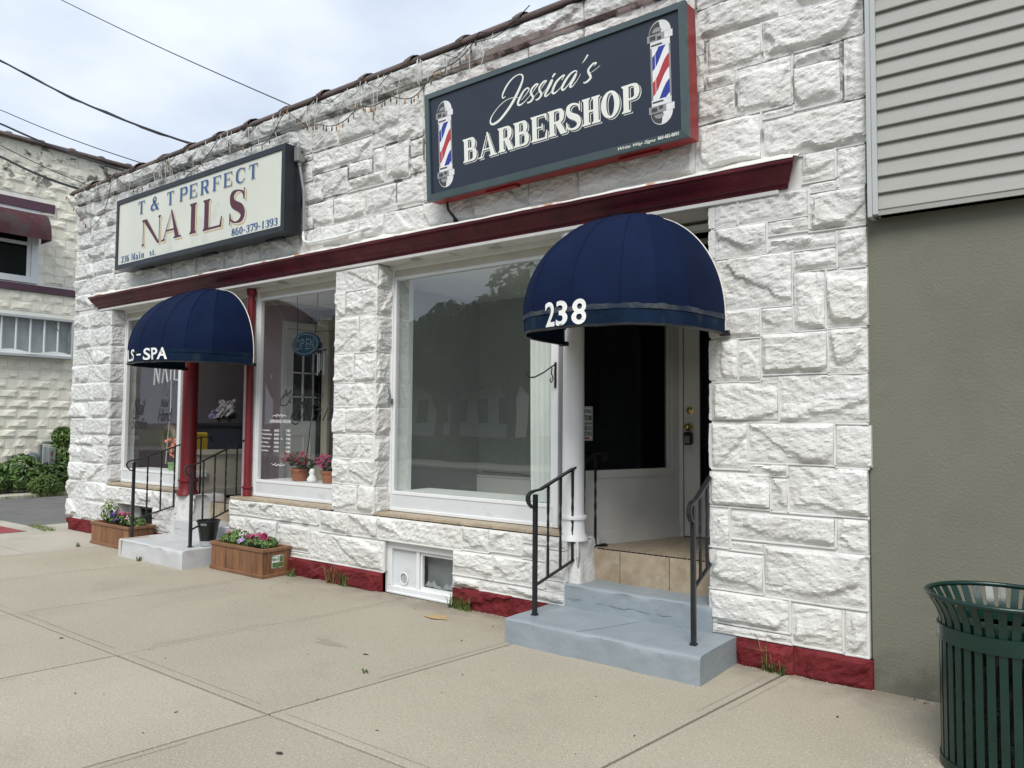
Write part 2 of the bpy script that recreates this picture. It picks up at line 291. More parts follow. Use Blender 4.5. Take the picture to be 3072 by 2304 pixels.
# rock-faced stone on a frame: point = O + U*u + Z*z + N*h
def stone(parent, u0, u1, z0, z1, mat, O=(0, 0, 0), U=(1, 0, 0), N=(0, -1, 0), res=.0125, bul=.036, edge=(0, 0, 0, 0), seed=None, name='stone', gap=.005, nch=None):
    sd = seed if seed is not None else rnd.randrange(10**6); r = random.Random(sd)
    u0 += .001*(edge[0] == 0); u1 -= .001*(edge[1] == 0); z0 += gap; z1 -= gap
    nu = max(4, int((u1-u0)/res)); nv = max(4, int((z1-z0)/res))
    uu, zz = np.meshgrid(np.linspace(u0, u1, nu+1), np.linspace(z0, z1, nv+1))
    jit = (res*.3); inn = np.zeros_like(uu); inn[1:-1, 1:-1] = 1
    uj = uu+inn*jit*(vn(uu*91, zz*83, sd)-.5)*2; zj = zz+inn*jit*(vn(uu*87, zz*97, sd+3)-.5)*2
    d = [uj-u0, u1-uj, zj-z0, z1-zj]; w = [r.uniform(.010, .022), r.uniform(.010, .022), r.uniform(.012, .026), r.uniform(.008, .016)]
    fl_ = [.5*(edge[0] == 0), .5*(edge[1] == 0), .12, .30]
    s = np.minimum.reduce([fl_[i]+(1-fl_[i])*smooth01((d[i]+.02*(fbm(uj*14, zj*14, sd+i, 2)-.5)*smooth01(d[i]/.01))/(w[i]*1.6)) for i in range(4)])
    b = bul*r.uniform(.7, 1.15); tl = r.uniform(-.05, .05)
    h = b+(fbm(uj*4.0, zj*5.5, sd, 3)-.5)*.042+tl*(zj-(z0+z1)/2)
    for k in range(nch if nch is not None else r.randint(2, 4)):
        e = r.choices([0, 1, 2, 3], [2, 2, 4.5, 1])[0]; an = r.uniform(-.7, .7)+{0: 0, 1: PI, 2: PI/2, 3: -PI/2}[e]
        au = r.uniform(u0, u1) if e > 1 else (u0, u1)[e]; az = r.uniform(z0, z1) if e < 2 else (z0, z1)[e-2]
        k_ = r.uniform(.5, 1.5); c0 = r.uniform(-.014, .008)
        dist = (uj-au)*math.cos(an)+(zj-az)*math.sin(an)+(fbm(uj*10, zj*10, sd+k*31, 4)-.5)*.09
        h = np.minimum(h, c0+k_*dist+(fbm(uj*19, zj*19, sd+k*7, 2)-.5)*.012)
    h = np.maximum(h, .006+.012*fbm(uj*24, zj*24, sd+9, 2))
    qa = r.uniform(-.5, .5); ru, rz = uj*math.cos(qa)+zj*math.sin(qa), zj*math.cos(qa)-uj*math.sin(qa)
    h = h+(fbm(ru*22, rz*44, sd+77, 4)-.5)*.017-np.abs(fbm(ru*13, rz*24, sd+21, 3)-.5)*.012+.003
    h = .0125+s*(h-.004)
    for i in range(4):
        if edge[i]: h = h+(edge[i]-.0125)*(1-smooth01(d[i]/.035))
    hb = -.03
    Oa, Ua, Na = map(np.array, (O, U, N)); Za = np.array((0, 0, 1.))
    P = Oa+uj[..., None]*Ua+zj[..., None]*Za+h[..., None]*Na
    nV = (nu+1)*(nv+1); idx = np.arange(nV).reshape(nv+1, nu+1)
    F = np.stack([idx[:-1, :-1], idx[:-1, 1:], idx[1:, 1:], idx[1:, :-1]], -1).reshape(-1, 4)
    ring = np.concatenate([idx[0, :-1], idx[:-1, -1], idx[-1, :0:-1], idx[:0:-1, 0]])
    Pr = P.reshape(-1, 3); back = Pr[ring]+(hb-h.reshape(-1)[ring])[:, None]*Na
    n = len(ring); j = np.arange(n); sk = np.stack([ring[j], nV+j, nV+(j+1) % n, ring[(j+1) % n]], -1)
    V = np.concatenate([Pr, back]); base = np.array(WL[parent]); F = np.concatenate([F, sk])
    if np.dot(np.cross(Ua, Za), Na) < 0: F = F[:, ::-1]
    me = bpy.data.meshes.new(name); me.from_pydata((V-base).tolist(), [], F.tolist()); me.materials.append(MATS[mat]); me.update()
    o = bpy.data.objects.new(name, me); COL.objects.link(o); o.parent = parent; WL[o] = WL[parent].copy()
    return o

# ---------------------------------------------------------------- lettering helpers
_TXT = {}
def bfont(txt, size=1, bold=0, shear=0, spacing=1):
    k = (txt, bold, shear, spacing)
    if k not in _TXT:
        c = bpy.data.curves.new('t', 'FONT'); c.body = txt; c.size = 1; c.offset = bold; c.shear = shear; c.space_character = spacing; c.resolution_u = 4
        o = bpy.data.objects.new('t', c); COL.objects.link(o); bpy.context.view_layer.update()
        me = bpy.data.meshes.new_from_object(o.evaluated_get(bpy.context.evaluated_depsgraph_get()))
        _TXT[k] = ([(v.co.x, v.co.y) for v in me.vertices], [tuple(p.vertices) for p in me.polygons])
        bpy.data.objects.remove(o); bpy.data.curves.remove(c); bpy.data.meshes.remove(me)
    return _TXT[k]
def text_fit(mb, txt, place, x0, x1, z0, z1, bold=0, shear=0, spacing=1, mi=0):
    v, f = bfont(txt, 1, bold, shear, spacing); xs = [p[0] for p in v]; zs = [p[1] for p in v]
    a, b, c, d = min(xs), max(xs), min(zs), max(zs)
    mb.add([place(x0+(p[0]-a)/(b-a)*(x1-x0), z0+(p[1]-c)/(d-c)*(z1-z0)) for p in v], f, mi)
def crom(P, n=6):
    P = [np.array(p, float) for p in P]; Q = [2*P[0]-P[1]]+P+[2*P[-1]-P[-2]]; out = []
    for i in range(1, len(Q)-2):
        for k in range(n):
            t = k/n; out.append(.5*((2*Q[i])+(-Q[i-1]+Q[i+1])*t+(2*Q[i-1]-5*Q[i]+4*Q[i+1]-Q[i+2])*t*t+(-Q[i-1]+3*Q[i]-3*Q[i+1]+Q[i+2])*t**3))
    return out+[P[-1]]
def ribbon(pts, n=6):
    """list of (x,z,width) -> quads"""
    C = crom(pts, n); q = []; Lr = []
    for i, c in enumerate(C):
        d = C[min(i+1, len(C)-1)][:2]-C[max(i-1, 0)][:2]; d = d/(np.linalg.norm(d)+1e-9); nn = np.array((-d[1], d[0]))*max(c[2], .002)/2
        Lr.append((c[:2]+nn, c[:2]-nn))
    return [[Lr[i][1], Lr[i+1][1], Lr[i+1][0], Lr[i][0]] for i in range(len(Lr)-1)]
def rc(x0, z0, x1, z1): return [(x0, z0), (x1, z0), (x1, z1), (x0, z1)]
def glyph(ch, a, T=.2, t=.07):
    """serif capitals/digits in a box a wide, 1 high -> polygons"""
    s = .06; e = .07; g = []
    def stem(x, w=T, top=True, bot=True):
        g.append(rc(x, 0, x+w, 1))
        if bot: g.append([(x-e, 0), (x+w+e, 0), (x+w+e, s*.6), (x+w, s*1.7), (x, s*1.7), (x-e, s*.6)])
        if top: g.append([(x-e, 1), (x-e, 1-s*.6), (x, 1-s*1.7), (x+w, 1-s*1.7), (x+w+e, 1-s*.6), (x+w+e, 1)])
    def bowl(x, z0, z1, x1):
        m = (z0+z1)/2; g.extend(ribbon([(x, z1-t/2, t), (x+(x1-x)*.45, z1-t/2, t*1.1), (x1-T*.6, z1-(z1-z0)*.2, T*.8), (x1-T*.45, m, T), (x1-T*.6, z0+(z1-z0)*.2, T*.8), (x+(x1-x)*.45, z0+t/2, t*1.1), (x, z0+t/2, t)], 4))
    def R(*p): g.extend(ribbon(p, 5))
    if ch == 'T':
        stem(a/2-T/2, top=False); g.append(rc(0, 1-s*1.3, a, 1)); g.append([(0, .72), (.035, .72), (.10, 1-s), (0, 1-s)]); g.append([(a-.035, .72), (a, .72), (a, 1-s), (a-.10, 1-s)])
    elif ch in 'EFL':
        stem(e)
        if ch in 'EF':
            g.append(rc(e+T, 1-s*1.2, a, 1)); g.append([(a-.04, .72), (a, .72), (a, 1-s), (a-.12, 1-s)])
            g.append(rc(e+T, .48, a*.72, .48+s)); g.append(rc(a*.68, .38, a*.68+.05, .64))
        if ch in 'EL':
            g.append(rc(e+T, 0, a, s*1.2)); g.append([(a-.12, s), (a, s), (a+.02, .34), (a-.03, .34)])
    elif ch == 'I': stem(a/2-T/2)
    elif ch == 'H': stem(e); stem(a-e-T); g.append(rc(e+T, .46, a-e-T, .46+s*1.2))
    elif ch == 'P': stem(e); bowl(e+T*.8, .42, 1, a)
    elif ch == 'R': stem(e); bowl(e+T*.8, .45, 1, a*.93); g.append([(a*.42, .48), (a*.42+T*1.1, .48), (a+.02, .03), (a+.02, 0), (a-T*1.05, 0)])
    elif ch == 'B': stem(e); bowl(e+T*.8, .5, 1, a*.92); bowl(e+T*.8, 0, .55, a)
    elif ch == 'N': stem(e, t, True, True); stem(a-e-t, t, True, False); g.append([(e-.02, 1), (e+T*1.05, 1), (a-e+.01, -.02), (a-e-T*.55, -.02)])
    elif ch == 'A':
        g.append([(.06, 0), (.06+t, 0), (a*.5+.0, .98), (a*.5-.06, .9)]); g.append([(a-T*1.35, 0), (a-.07, 0), (a*.5+.03, 1.02), (a*.5-.05, 1.02)]); g.append(rc(a*.24, .30, a*.72, .30+s))
        g.append(rc(-.03, 0, .22, s)); g.append(rc(a-T*1.35-.1, 0, a+.02, s))
    elif ch == 'O' or ch == '0':
        K = 28
        for k in range(K):
            q = []
            for kk, ins in ((k, 0), (k+1, 0), (k+1, 1), (k, 1)):
                th = 2*PI*kk/K; rx = a/2-(T if ins else 0); rz = .5-(t if ins else 0); q.append((a/2+rx*math.cos(th), .5+rz*math.sin(th)))
            g.append(q)
    elif ch == 'C': R((a*.98, .70, .05), (a*.93, .85, .09), (a*.7, .965, t), (a*.42, .95, t*1.4), (a*.16, .76, T*.9), (T*.5, .5, T), (a*.16, .24, T*.9), (a*.42, .05, t*1.4), (a*.7, .035, t), (a*.99, .25, .05)); g.append(rc(a*.95, .64, a, 1))
    elif ch == 'S': R((a*.9, .68, .05), (a*.82, .88, .07), (a*.5, .965, t), (a*.22, .90, T*.7), (T*.55, .74, T*.85), (a*.3, .58, T), (a*.7, .42, T*1.05), (a-T*.5, .25, T*.85), (a*.75, .09, T*.6), (a*.45, .035, t), (a*.15, .12, .07), (a*.06, .32, .05)); g.append(rc(a*.88, .66, a*.94, 1)); g.append(rc(a*.03, 0, a*.09, .34))
    elif ch == '&': R((a, .42, .06), (a*.86, .42, .05), (a*.72, .18, .08), (a*.45, .03, .08), (a*.16, .08, T*.8), (T*.4, .25, T), (a*.3, .5, T*.6), (a*.62, .72, T*.6), (a*.6, .92, T*.6), (a*.42, .97, .07), (a*.3, .86, T*.7), (a*.36, .68, T*.9), (a*.62, .34, T), (a*.84, .06, T*.9), (a, .03, .1))
    elif ch == '1': stem(a/2-T/2, top=False); g.append([(a/2-T/2-.14, .80), (a/2-T/2, .84), (a/2+T/2, 1), (a/2, 1)])
    elif ch == '2': R((.08, .72, .14), (.12, .9, .08), (a*.5, .96, .07), (a*.82, .82, T), (a*.78, .6, T), (a*.4, .3, .1), (.05, .08, .05)); g.append([(.03, 0), (a, 0), (a, .28), (a-.05, .28), (a-.1, .15), (.03, .13)])
    elif ch == '3': R((.08, .78, .12), (a*.45, .965, .07), (a*.8, .8, T), (a*.72, .6, T*.7), (a*.4, .53, .06)); R((a*.4, .53, .06), (a*.74, .45, T*.8), (a*.84, .24, T), (a*.6, .05, .1), (a*.3, .04, .07), (.07, .2, .14))
    elif ch == '4': g.append([(a*.55, 1), (a*.7, 1), (.12, .28), (0, .28)]); g.append(rc(0, .24, a, .32)); g.append(rc(a*.55, 0, a*.55+T, 1))
    elif ch == '5': g.append(rc(.1, .86, a*.9, 1)); g.append(rc(.1, .5, .17, 1)); R((.13, .5, .07), (a*.5, .62, .08), (a-T*.5, .35, T), (a*.7, .08, T*.7), (a*.4, .035, .07), (.06, .2, .13))
    elif ch in '69':
        P = [(a*.88, .85, .1), (a*.6, .97, .06), (a*.25, .8, T*.8), (T*.5, .45, T), (a*.2, .13, T*.8), (a*.5, .03, .07), (a*.84, .15, T*.8), (a-T*.45, .32, T), (a*.75, .52, T*.6), (a*.5, .58, .07), (a*.2, .45, .06)]
        if ch == '9': P = [(a-x, 1-z, w) for x, z, w in P]
        R(*P)
    elif ch == '7': g.append(rc(.02, .85, a, 1)); g.append(rc(.02, .7, .07, .9)); g.append([(a*.25, 0), (a*.25+T, 0), (a, .86), (a*.86, .86)])
    elif ch == '8': R((a*.5, .54, T*.8), (a*.2, .72, T*.9), (a*.35, .94, .1), (a*.65, .94, .1), (a*.8, .74, T*.7), (a*.5, .54, T*.9), (T*.5, .28, T), (a*.3, .05, .1), (a*.7, .05, .1), (a-T*.5, .28, T), (a*.5, .54, T*.9))
    elif ch == '-': g.append(rc(.05, .34, a-.05, .46))
    elif ch == ',': g.append(rc(0, 0, .16, .16)); g.append([(.06, .02), (.16, .02), (.04, -.2), (0, -.16)])
    elif ch == 'M': stem(e, t); stem(a-e-T, T); g.append([(e, 1), (e+T*.9, 1), (a*.52, .05), (a*.46, 0)]); g.append([(a*.46, 0), (a*.52, 0), (a-e-T*.3, 1), (a-e-T, 1)])
    elif ch == 'i': g.append(rc(a/2-T/2, 0, a/2+T/2, .66)); g.append(rc(a/2-T/2-e, 0, a/2+T/2+e, s)); g.append(rc(a/2-T/2-e, .6, a/2, .66)); g.append(rc(a/2-T/2, .8, a/2+T/2, .97))
    elif ch == 'n':
        g.append(rc(e, 0, e+T, .66)); g.append(rc(0, 0, e+T+e, s)); R((e+T*.7, .48, .06), (a*.55, .63, .08), (a-e-T*.5, .5, T), (a-e-T*.5, 0, T)); g.append(rc(a-T-e*2, 0, a, s))
    elif ch == 'a': R((.1, .52, .12), (a*.4, .65, .07), (a*.68, .5, T), (a*.68, .08, T), (a, .03, .06)); R((a*.66, .38, .06), (a*.3, .32, .08), (.1, .17, T*.9), (a*.3, .03, .09), (a*.66, .14, .06))
    elif ch == 's': R((a*.85, .5, .05), (a*.5, .64, .06), (a*.2, .53, T*.8), (a*.5, .34, T*.9), (a*.8, .16, T*.8), (a*.5, .02, .06), (a*.1, .18, .05))
    elif ch == 't': R((a*.38, .85, .06), (a*.38, .5, T), (a*.4, .12, T), (a*.65, .02, .07), (a*.95, .14, .04)); g.append(rc(0, .57, a*.85, .64))
    return g
def put_glyph(mb, ch, place, x0, x1, z0, z1, T=.2, t=.07, off=(0, 0), lay=0, mi=0):
    H = z1-z0; a = (x1-x0)/H
    for k, poly in enumerate(glyph(ch, a, T, t)):
        d = lay+.00004*(k % 12)
        pts = [place(x0+p[0]*H+off[0], z0+p[1]*H+off[1], d) for p in poly]
        mb.add(pts, [tuple(range(len(pts)))], mi)

# ================================================================ GROUND
mb = MB(); mb.add([(-400, -400, -.06), (400, -400, -.06), (400, 400, -.06), (-400, 400, -.06)], [(0, 1, 2, 3)]); struct('ground', mb, 'earth')
SK = .115                                             # the pavement joints run a little askew
def jx(x0, y): return x0+SK*y
bed = MB(); bed.box(-11.2, 9, -5.35, .02, -.055, -.018)
pav = struct('pavement', bed, 'joint_sand')
def slab(x0, x1, y0, y1, mat, name='paving_slab', z=0, th=.045, parent=pav):
    g = .0085; m = MB(); q = [(jx(x0, y0)+g, y0+g), (jx(x1, y0)-g, y0+g), (jx(x1, y1)-g, y1-g), (jx(x0, y1)+g, y1-g)]
    b = .003; c = ((q[0][0]+q[2][0])/2, (q[0][1]+q[2][1])/2)
    def ins(p): return (p[0]+math.copysign(b, c[0]-p[0]), p[1]+math.copysign(b, c[1]-p[1]))
    vs = [(*p, z-th) for p in q]+[(*p, z-b*.8) for p in q]+[(*ins(p), z) for p in q]
    m.add(vs, [(8, 9, 10, 11)]+[(i+4*k, (i+1) % 4+4*k, (i+1) % 4+4*k+4, i+4*k+4) for k in (0, 1) for i in range(4)])
    return obj(name, m, mat, parent)
tl_ = MB()
XJ = [-8.36, -6.87, -5.36, -3.67, -2.07, -.47, 1.12, 2.72, 4.3, 5.9, 7.5]
for i in range(len(XJ)-1):
    for y0, y1 in ((-2.35, .012), (-4.72, -2.35)): slab(XJ[i], XJ[i+1], y0, y1, 'concrete', z=rnd.uniform(-.0015, .0015))
    for y0, y1, o_ in ((-2.25, -.05, .055), (-4.6, -2.45, .055)):
        for xs_, sg_ in ((XJ[i], 1), (XJ[i+1], -1)):
            if rnd.random() < .75: a_, b_ = sorted((rnd.uniform(y0, y1), rnd.uniform(y0, y1))); b_ = max(b_, a_+.8); b_ = min(b_, y1); tl_.add([(jx(xs_, a_)+sg_*o_, a_, .0024), (jx(xs_, a_)+sg_*o_+.004, a_, .0024), (jx(xs_, b_)+sg_*o_+.004, b_, .0024), (jx(xs_, b_)+sg_*o_, b_, .0024)], [(0, 1, 2, 3)])
    tl_.add([(jx(XJ[i], -2.29)+.06, -2.29, .0024), (jx(XJ[i+1], -2.29)-.2*rnd.random(), -2.29, .0024), (jx(XJ[i+1], -2.29)-.2, -2.286, .0024), (jx(XJ[i], -2.29)+.06, -2.286, .0024)], [(0, 1, 2, 3)])
for y0, y1 in ((-1.15, .012), (-2.9, -1.15), (-4.72, -2.9)): slab(-10.6 if y0 < -1.2 else -10.35, -8.36, y0, y1, 'concrete_light')
tag(obj('tooling_line', tl_, 'damp', pav), kind='stuff')
kb = MB(); kb.box(-60, 60, -4.9, -4.725, -.16, .005, bev=.02); struct('kerb', kb, 'concrete_light')
rd = MB(); rd.add([(-200, -14.5, -.13), (200, -14.5, -.13), (200, -4.9, -.13), (-200, -4.9, -.13)], [(0, 1, 2, 3)]); struct('road', rd, 'road_asphalt')
for o in [o for o in bpy.data.objects if o.name == 'ground']:
    o.location.z = -.12
rm = MB()
for x in range(-60, 60, 6): rm.box(x, x+3, -9.8, -9.68, -.128, -.124)
struct('road_marking', rm, 'yellow_plastic')
lot = MB(); lot.add([(-15.35, -.25, -.008), (-10.85, -.25, -.008), (-10.7, 30, -.008), (-15.35, 30, -.008)], [(0, 1, 2, 3)])
lot.add([(-40, -4.7, -.012), (-11.2, -4.7, -.012), (-10.9, -.25, -.012), (-40, -.25, -.012)], [(0, 1, 2, 3)])
struct('parking_lot', lot, 'asphalt')
ap = MB(); ap.add([(-10.9, -.3, -.002), (-10.15, -.3, -.002), (-10.15, 12, -.002), (-10.72, 12, -.002)], [(0, 1, 2, 3)]); struct('building_apron', ap, 'concrete_light')
sw = MB(); sw.box(-11.9, -10.37, -4.72, -.22, -.05, -.004); struct('drive_crossing', sw, 'concrete_light')
st_ = MB(); st_.box(-16.4, -15.35, -6, 12, -.05, .05, bev=.01); struct('wall_strip', st_, 'concrete_light')
tp = MB(); tp.add([(-11.3, -.95, .0), (-10.42, -.95, .0), (-10.36, -.46, .0), (-11.2, -.48, .0)], [(0, 1, 2, 3)])
pad = obj('tactile_pad', tp, 'tactile_red'); tag(pad, 'red tactile paving pad set in the pavement at the driveway', 'tactile paving')
dm = MB()
for i in range(12):
    for j in range(7): dm.lathe((-11.2+i*.07, -.92+j*.065, .0), [(.02, 0), (.014, .005)], 6)
dd = obj('raised_dome', dm, 'tactile_red', pad); tag(dd, kind='stuff')

# ================================================================ STONE STOREFRONT
B = thing('stone_storefront', 'one storey white painted rock-faced stone building with two shopfronts', 'building', (-5, .3, 0))
core = MB()
FY = -.0115
core.box(-10.2, .004, FY, .33, 2.932, 4.60)                         # upper wall
core.box(-10.2, -9.15, FY, .33, 0, 2.932)                          # left pier
core.box(-4.67, -4.13, FY, .33, .66, 2.932)                        # middle pillar
core.box(-.935, .004, FY, .33, 0, 2.932)                            # right pier
core.box(-9.15, -8.84, FY, .25, 0, .655); core.box(-8.84, -7.965, FY, .25, .455, .655); core.box(-7.965, -7.5, FY, .25, 0, .655); core.box(-8.84, -7.965, FY, .25, 0, .10)
core.box(-6.36, -3.99, FY, .25, 0, .655); core.box(-3.99, -3.17, FY, .25, .455, .655); core.box(-3.17, -2.06, FY, .25, 0, .655)
core.box(-10.2, -9.87, .33, 9, 0, 4.60); core.box(-.31, .02, .33, 9, 0, 4.60); core.box(-10.2, .02, 9, 9.3, 0, 4.60)
core.box(-9.87, -.31, .33, 9, 4.30, 4.42)
obj('wall_core', core, 'mortar_paint', B)
# traced ashlar (x0, x1, z0, z1)
ST = [(-1.019,-.475,4.062,4.282),(-.956,-.588,3.81,4.065),(-.574,.034,3.813,4.066),(-.958,-.755,3.714,3.82),(-1.012,-.759,3.499,3.716),(-.743,-.397,3.493,3.812),(-.375,-.109,3.704,3.796),(-.381,-.11,3.445,3.706),(-.089,.033,3.434,3.812),(-.571,-.392,3.436,3.479),(-1.01,-.594,3.18,3.487),(-.572,.034,3.155,3.419),(-1.02,-.97,3.71,3.988),(-1.02,-.967,3.978,4.075),(-.334,-.148,2.977,3.159),(-.132,.031,2.909,3.153),(-.299,-.139,2.914,2.967),(-.299,.025,2.673,2.904),(-.899,-.754,2.781,2.938),(-.747,-.308,2.779,2.944),(-.897,-.565,2.575,2.774),(-.55,-.306,2.685,2.775),(-.552,-.148,2.567,2.656),(-.134,.024,2.428,2.662),(-.397,-.146,2.436,2.571),(-.903,-.41,2.235,2.571),(-.394,-.215,2.072,2.433),(-.204,.025,2.076,2.428),(-.908,-.609,2.049,2.24),(-.593,-.407,2.07,2.229),(-.912,-.756,1.774,2.047),(-.744,-.609,1.772,2.042),(-.594,-.207,1.813,2.065),(-.195,.028,1.805,2.071),(-.601,-.494,1.764,1.797),(-.919,-.501,1.518,1.768),(-.489,.007,1.511,1.805),(-.928,-.694,1.215,1.513),(-.681,-.174,1.263,1.512),(-.16,.015,1.252,1.505),(-.683,-.452,1.185,1.26),(-.936,-.557,.975,1.195),(-.546,-.449,.968,1.175),(-.439,.008,.969,1.255),(-.948,-.819,.714,.971),(-.802,-.176,.78,.953),(-.161,.005,.752,.959),(-.811,-.595,.707,.764),(-.948,-.604,.451,.694),(-.588,.001,.445,.758),(-.95,-.444,.242,.442),(-.423,-.14,.185,.43),(-.122,0,.18,.429),(-.932,-.432,.18,.23),
(-5.283,-5.098,4.17,4.447),(-5.093,-4.7,4.168,4.45),(-4.699,-4.206,4.157,4.45),(-4.199,-3.867,4.157,4.45),(-3.859,-3.572,3.999,4.45),(-5.076,-4.213,3.937,4.147),(-4.193,-3.864,4.022,4.155),(-5.273,-5.082,4.101,4.164),(-5.271,-5.075,3.89,4.093),(-5.055,-4.932,3.845,3.928),(-4.927,-4.546,3.68,3.922),(-5.204,-4.926,3.651,3.853),(-4.533,-4.21,3.802,3.936),(-4.19,-4.05,3.784,4.006),(-4.536,-4.047,3.668,3.785),(-4.031,-3.729,3.667,4.002),(-3.718,-3.563,3.832,3.985),(-3.715,-3.555,3.692,3.831),(-5.212,-5.052,3.4,3.648),(-5.045,-4.746,3.395,3.639),(-4.732,-4.294,3.396,3.636),(-4.281,-3.886,3.395,3.641),(-3.874,-3.533,3.398,3.636),(-5.204,-4.877,3.192,3.394),(-4.869,-4.397,3.18,3.391),(-4.389,-4.036,3.186,3.389),(-4.029,-3.431,3.16,3.384),
(-6.353,-6.191,.575,.665),(-6.194,-5.835,.517,.665),(-5.826,-4.893,.514,.668),(-4.864,-4.464,.46,.66),(-4.456,-4.065,.465,.66),(-6.353,-6.058,.321,.486),(-6.057,-5.522,.281,.491),(-5.522,-5.014,.236,.479),(-5,-3.98,.178,.445),(-6.364,-6.196,.513,.543),(-4.058,-3.073,.462,.66),(-3.06,-2.789,.472,.66),(-2.784,-2.461,.49,.66),(-2.456,-2.233,.593,.658),(-2.452,-2.246,.471,.568),(-3.16,-2.746,.268,.463),(-2.734,-2.251,.268,.461),(-2.243,-2.062,.342,.562),(-3.16,-2.874,.165,.251),(-2.868,-2.076,.172,.252),(-2.245,-2.07,.255,.335),(-2.225,-2.065,.57,.655),
(-6.353,-5.53,.175,.272),(-5.52,-5.01,.175,.228)]
def ashlar(x0, x1, zs, wmin, wmax, seed, out):
    r = random.Random(seed)
    for k in range(len(zs)-1):
        x = x0; 
        while x < x1-.02:
            w = r.uniform(wmin, wmax); nx = x+w
            if x1-nx < wmin*.7: nx = x1
            if zs[k+1]-zs[k] > .24 and r.random() < .28:
                zm = zs[k]+(zs[k+1]-zs[k])*r.uniform(.35, .65); out.append((x+.004, nx-.004, zs[k], zm-.004)); out.append((x+.004, nx-.004, zm+.004, zs[k+1]))
            else: out.append((x+.004, nx-.004, zs[k], zs[k+1]))
            x = nx
LT = []
ashlar(-9.09, -5.29, [3.18, 3.39, 3.648, 3.93, 4.165, 4.45], .32, .7, 3, ST)
ashlar(-10.2, -9.09, [3.0, 3.20, 3.42, 3.62, 3.83, 4.05, 4.25, 4.45], .35, .62, 5, LT)
ashlar(-3.55, -1.03, [3.16, 3.39, 3.65, 3.93, 4.17, 4.45], .4, .8, 9, ST)
ashlar(-3.43, -1.03, [3.16, 3.17], 9, 10, 9, [])
ST += [(-.465, .034, 4.075, 4.45), (-1.02, -.475, 4.29, 4.45)]
ashlar(-9.15, -7.98, [.46, .66], .4, .9, 21, ST); ashlar(-9.15, -8.845, [.175, .455], .3, .4, 22, ST); ashlar(-7.96, -7.52, [.175, .31, .455, .66], .44, .5, 23, ST)
ST = [(a, b+.004+rnd.uniform(-.016, .012), c, d) if b > -.03 else (a, b, c, d) for a, b, c, d in ST]
for s in ST: stone(B, *s, 'stone_paint' if s[0] > -5.35 or s[3] < 2.9 else 'left_stone_paint', bul=.028 if s[1]-s[0] < .2 else .038)
zs = [.175, .43, .68, .925, 1.16, 1.30, 1.52, 1.74, 1.99, 2.23, 2.47, 2.72, 2.93]
for k in range(len(zs)-1):
    z0, z1 = zs[k], zs[k+1]; sp = -9.15-rnd.uniform(.35, .7)
    LT += [(-10.2, sp-.004, z0, z1)]
    stone(B, sp+.004, -9.13, z0, z1, 'left_stone_paint', edge=(0, .02, 0, 0))
    if z0 > .6: stone(B, -.02, .168, z0, z1, 'left_stone_paint', O=(-9.15, 0, 0), U=(0, 1, 0), N=(1, 0, 0), edge=(.02, 0, 0, 0), bul=.02, nch=2)
for s in LT: stone(B, *s, 'left_stone_paint', bul=.05, edge=(.03 if s[0] < -10.19 else 0, 0, 0, 0))
zs = [.668, .922, 1.152, 1.386, 1.631, 1.857, 2.134, 2.475, 2.72, 2.93]; sx = [.62, .4, .68, .32, .58, .5, .62, .25, 1.2]
for k in range(9):
    z0, z1 = zs[k], zs[k+1]; xm = -4.68+.55*sx[k]
    if sx[k] < 1: stone(B, -4.69, xm-.002, z0, z1, 'stone_paint', edge=(.02, 0, 0, 0)); stone(B, xm+.002, -4.11, z0, z1, 'stone_paint', edge=(0, .02, 0, 0))
    else: stone(B, -4.69, -4.11, z0, z1, 'stone_paint', edge=(.02, .02, 0, 0))
    stone(B, -.02, .168, z0, z1, 'stone_paint', O=(-4.13, 0, 0), U=(0, 1, 0), N=(1, 0, 0), edge=(.02, 0, 0, 0), bul=.026, nch=2)
# reveals of the right pier and the entrance ends of the base walls
for k, (z0, z1) in enumerate([(.18, .442), (.45, .7), (.71, .97), (.98, 1.2), (1.21, 1.51), (1.52, 1.77), (1.78, 2.05), (2.06, 2.24), (2.25, 2.57), (2.58, 2.77), (2.78, 2.93)]):
    stone(B, -.02, .33, z0, z1, 'stone_paint', O=(-.93, 0, 0), U=(0, 1, 0), N=(-1, 0, 0), bul=.02, nch=2)
for z0, z1 in ((.175, .40), (.41, .655)):
    stone(B, -.01, .25, z0, z1, 'stone_paint', O=(-6.36, 0, 0), U=(0, 1, 0), N=(-1, 0, 0), bul=.05)
    stone(B, -.01, .25, z0, z1, 'stone_paint', O=(-7.5, 0, 0), U=(0, 1, 0), N=(1, 0, 0), bul=.05)
# red painted base course
for x0, x1 in ((-10.2, -9.5), (-9.49, -8.85), (-8.84, -7.97), (-7.96, -7.52), (-6.36, -5.5), (-5.49, -4.75), (-4.74, -3.99), (-3.165, -2.55), (-2.54, -2.06), (-.79, -.42), (-.41, .02)):
    stone(B, x0, x1, -.03, .172, 'red_paint', name='base_stone', bul=.04, gap=.002, nch=3)
m = MB()
for x0, x1 in ((-10.2, -7.5), (-6.36, -3.99), (-3.17, -2.06), (-.80, .02)): m = MB(); m.box(x0, x1, -.014, .02, -.02, .170); obj('base_mortar', m, 'red_paint', B)
# projecting top course
x = -10.22
while x < .0:
    nx = min(x+rnd.uniform(.7, 1.25), .03)
    if .03-nx < .4: nx = .03
    stone(B, x, nx-.006, 4.472, 4.635, 'left_stone_paint', O=(0, -.05, 0), bul=.035); x = nx
ld = MB(); ld.prism([(.0, 4.45), (-.05, 4.47), (-.05, 4.63), (.3, 4.63), (.3, 4.6), (0.003, 4.6)], 'x', -10.2, .02); obj('ledge', ld, 'mortar_paint', B)
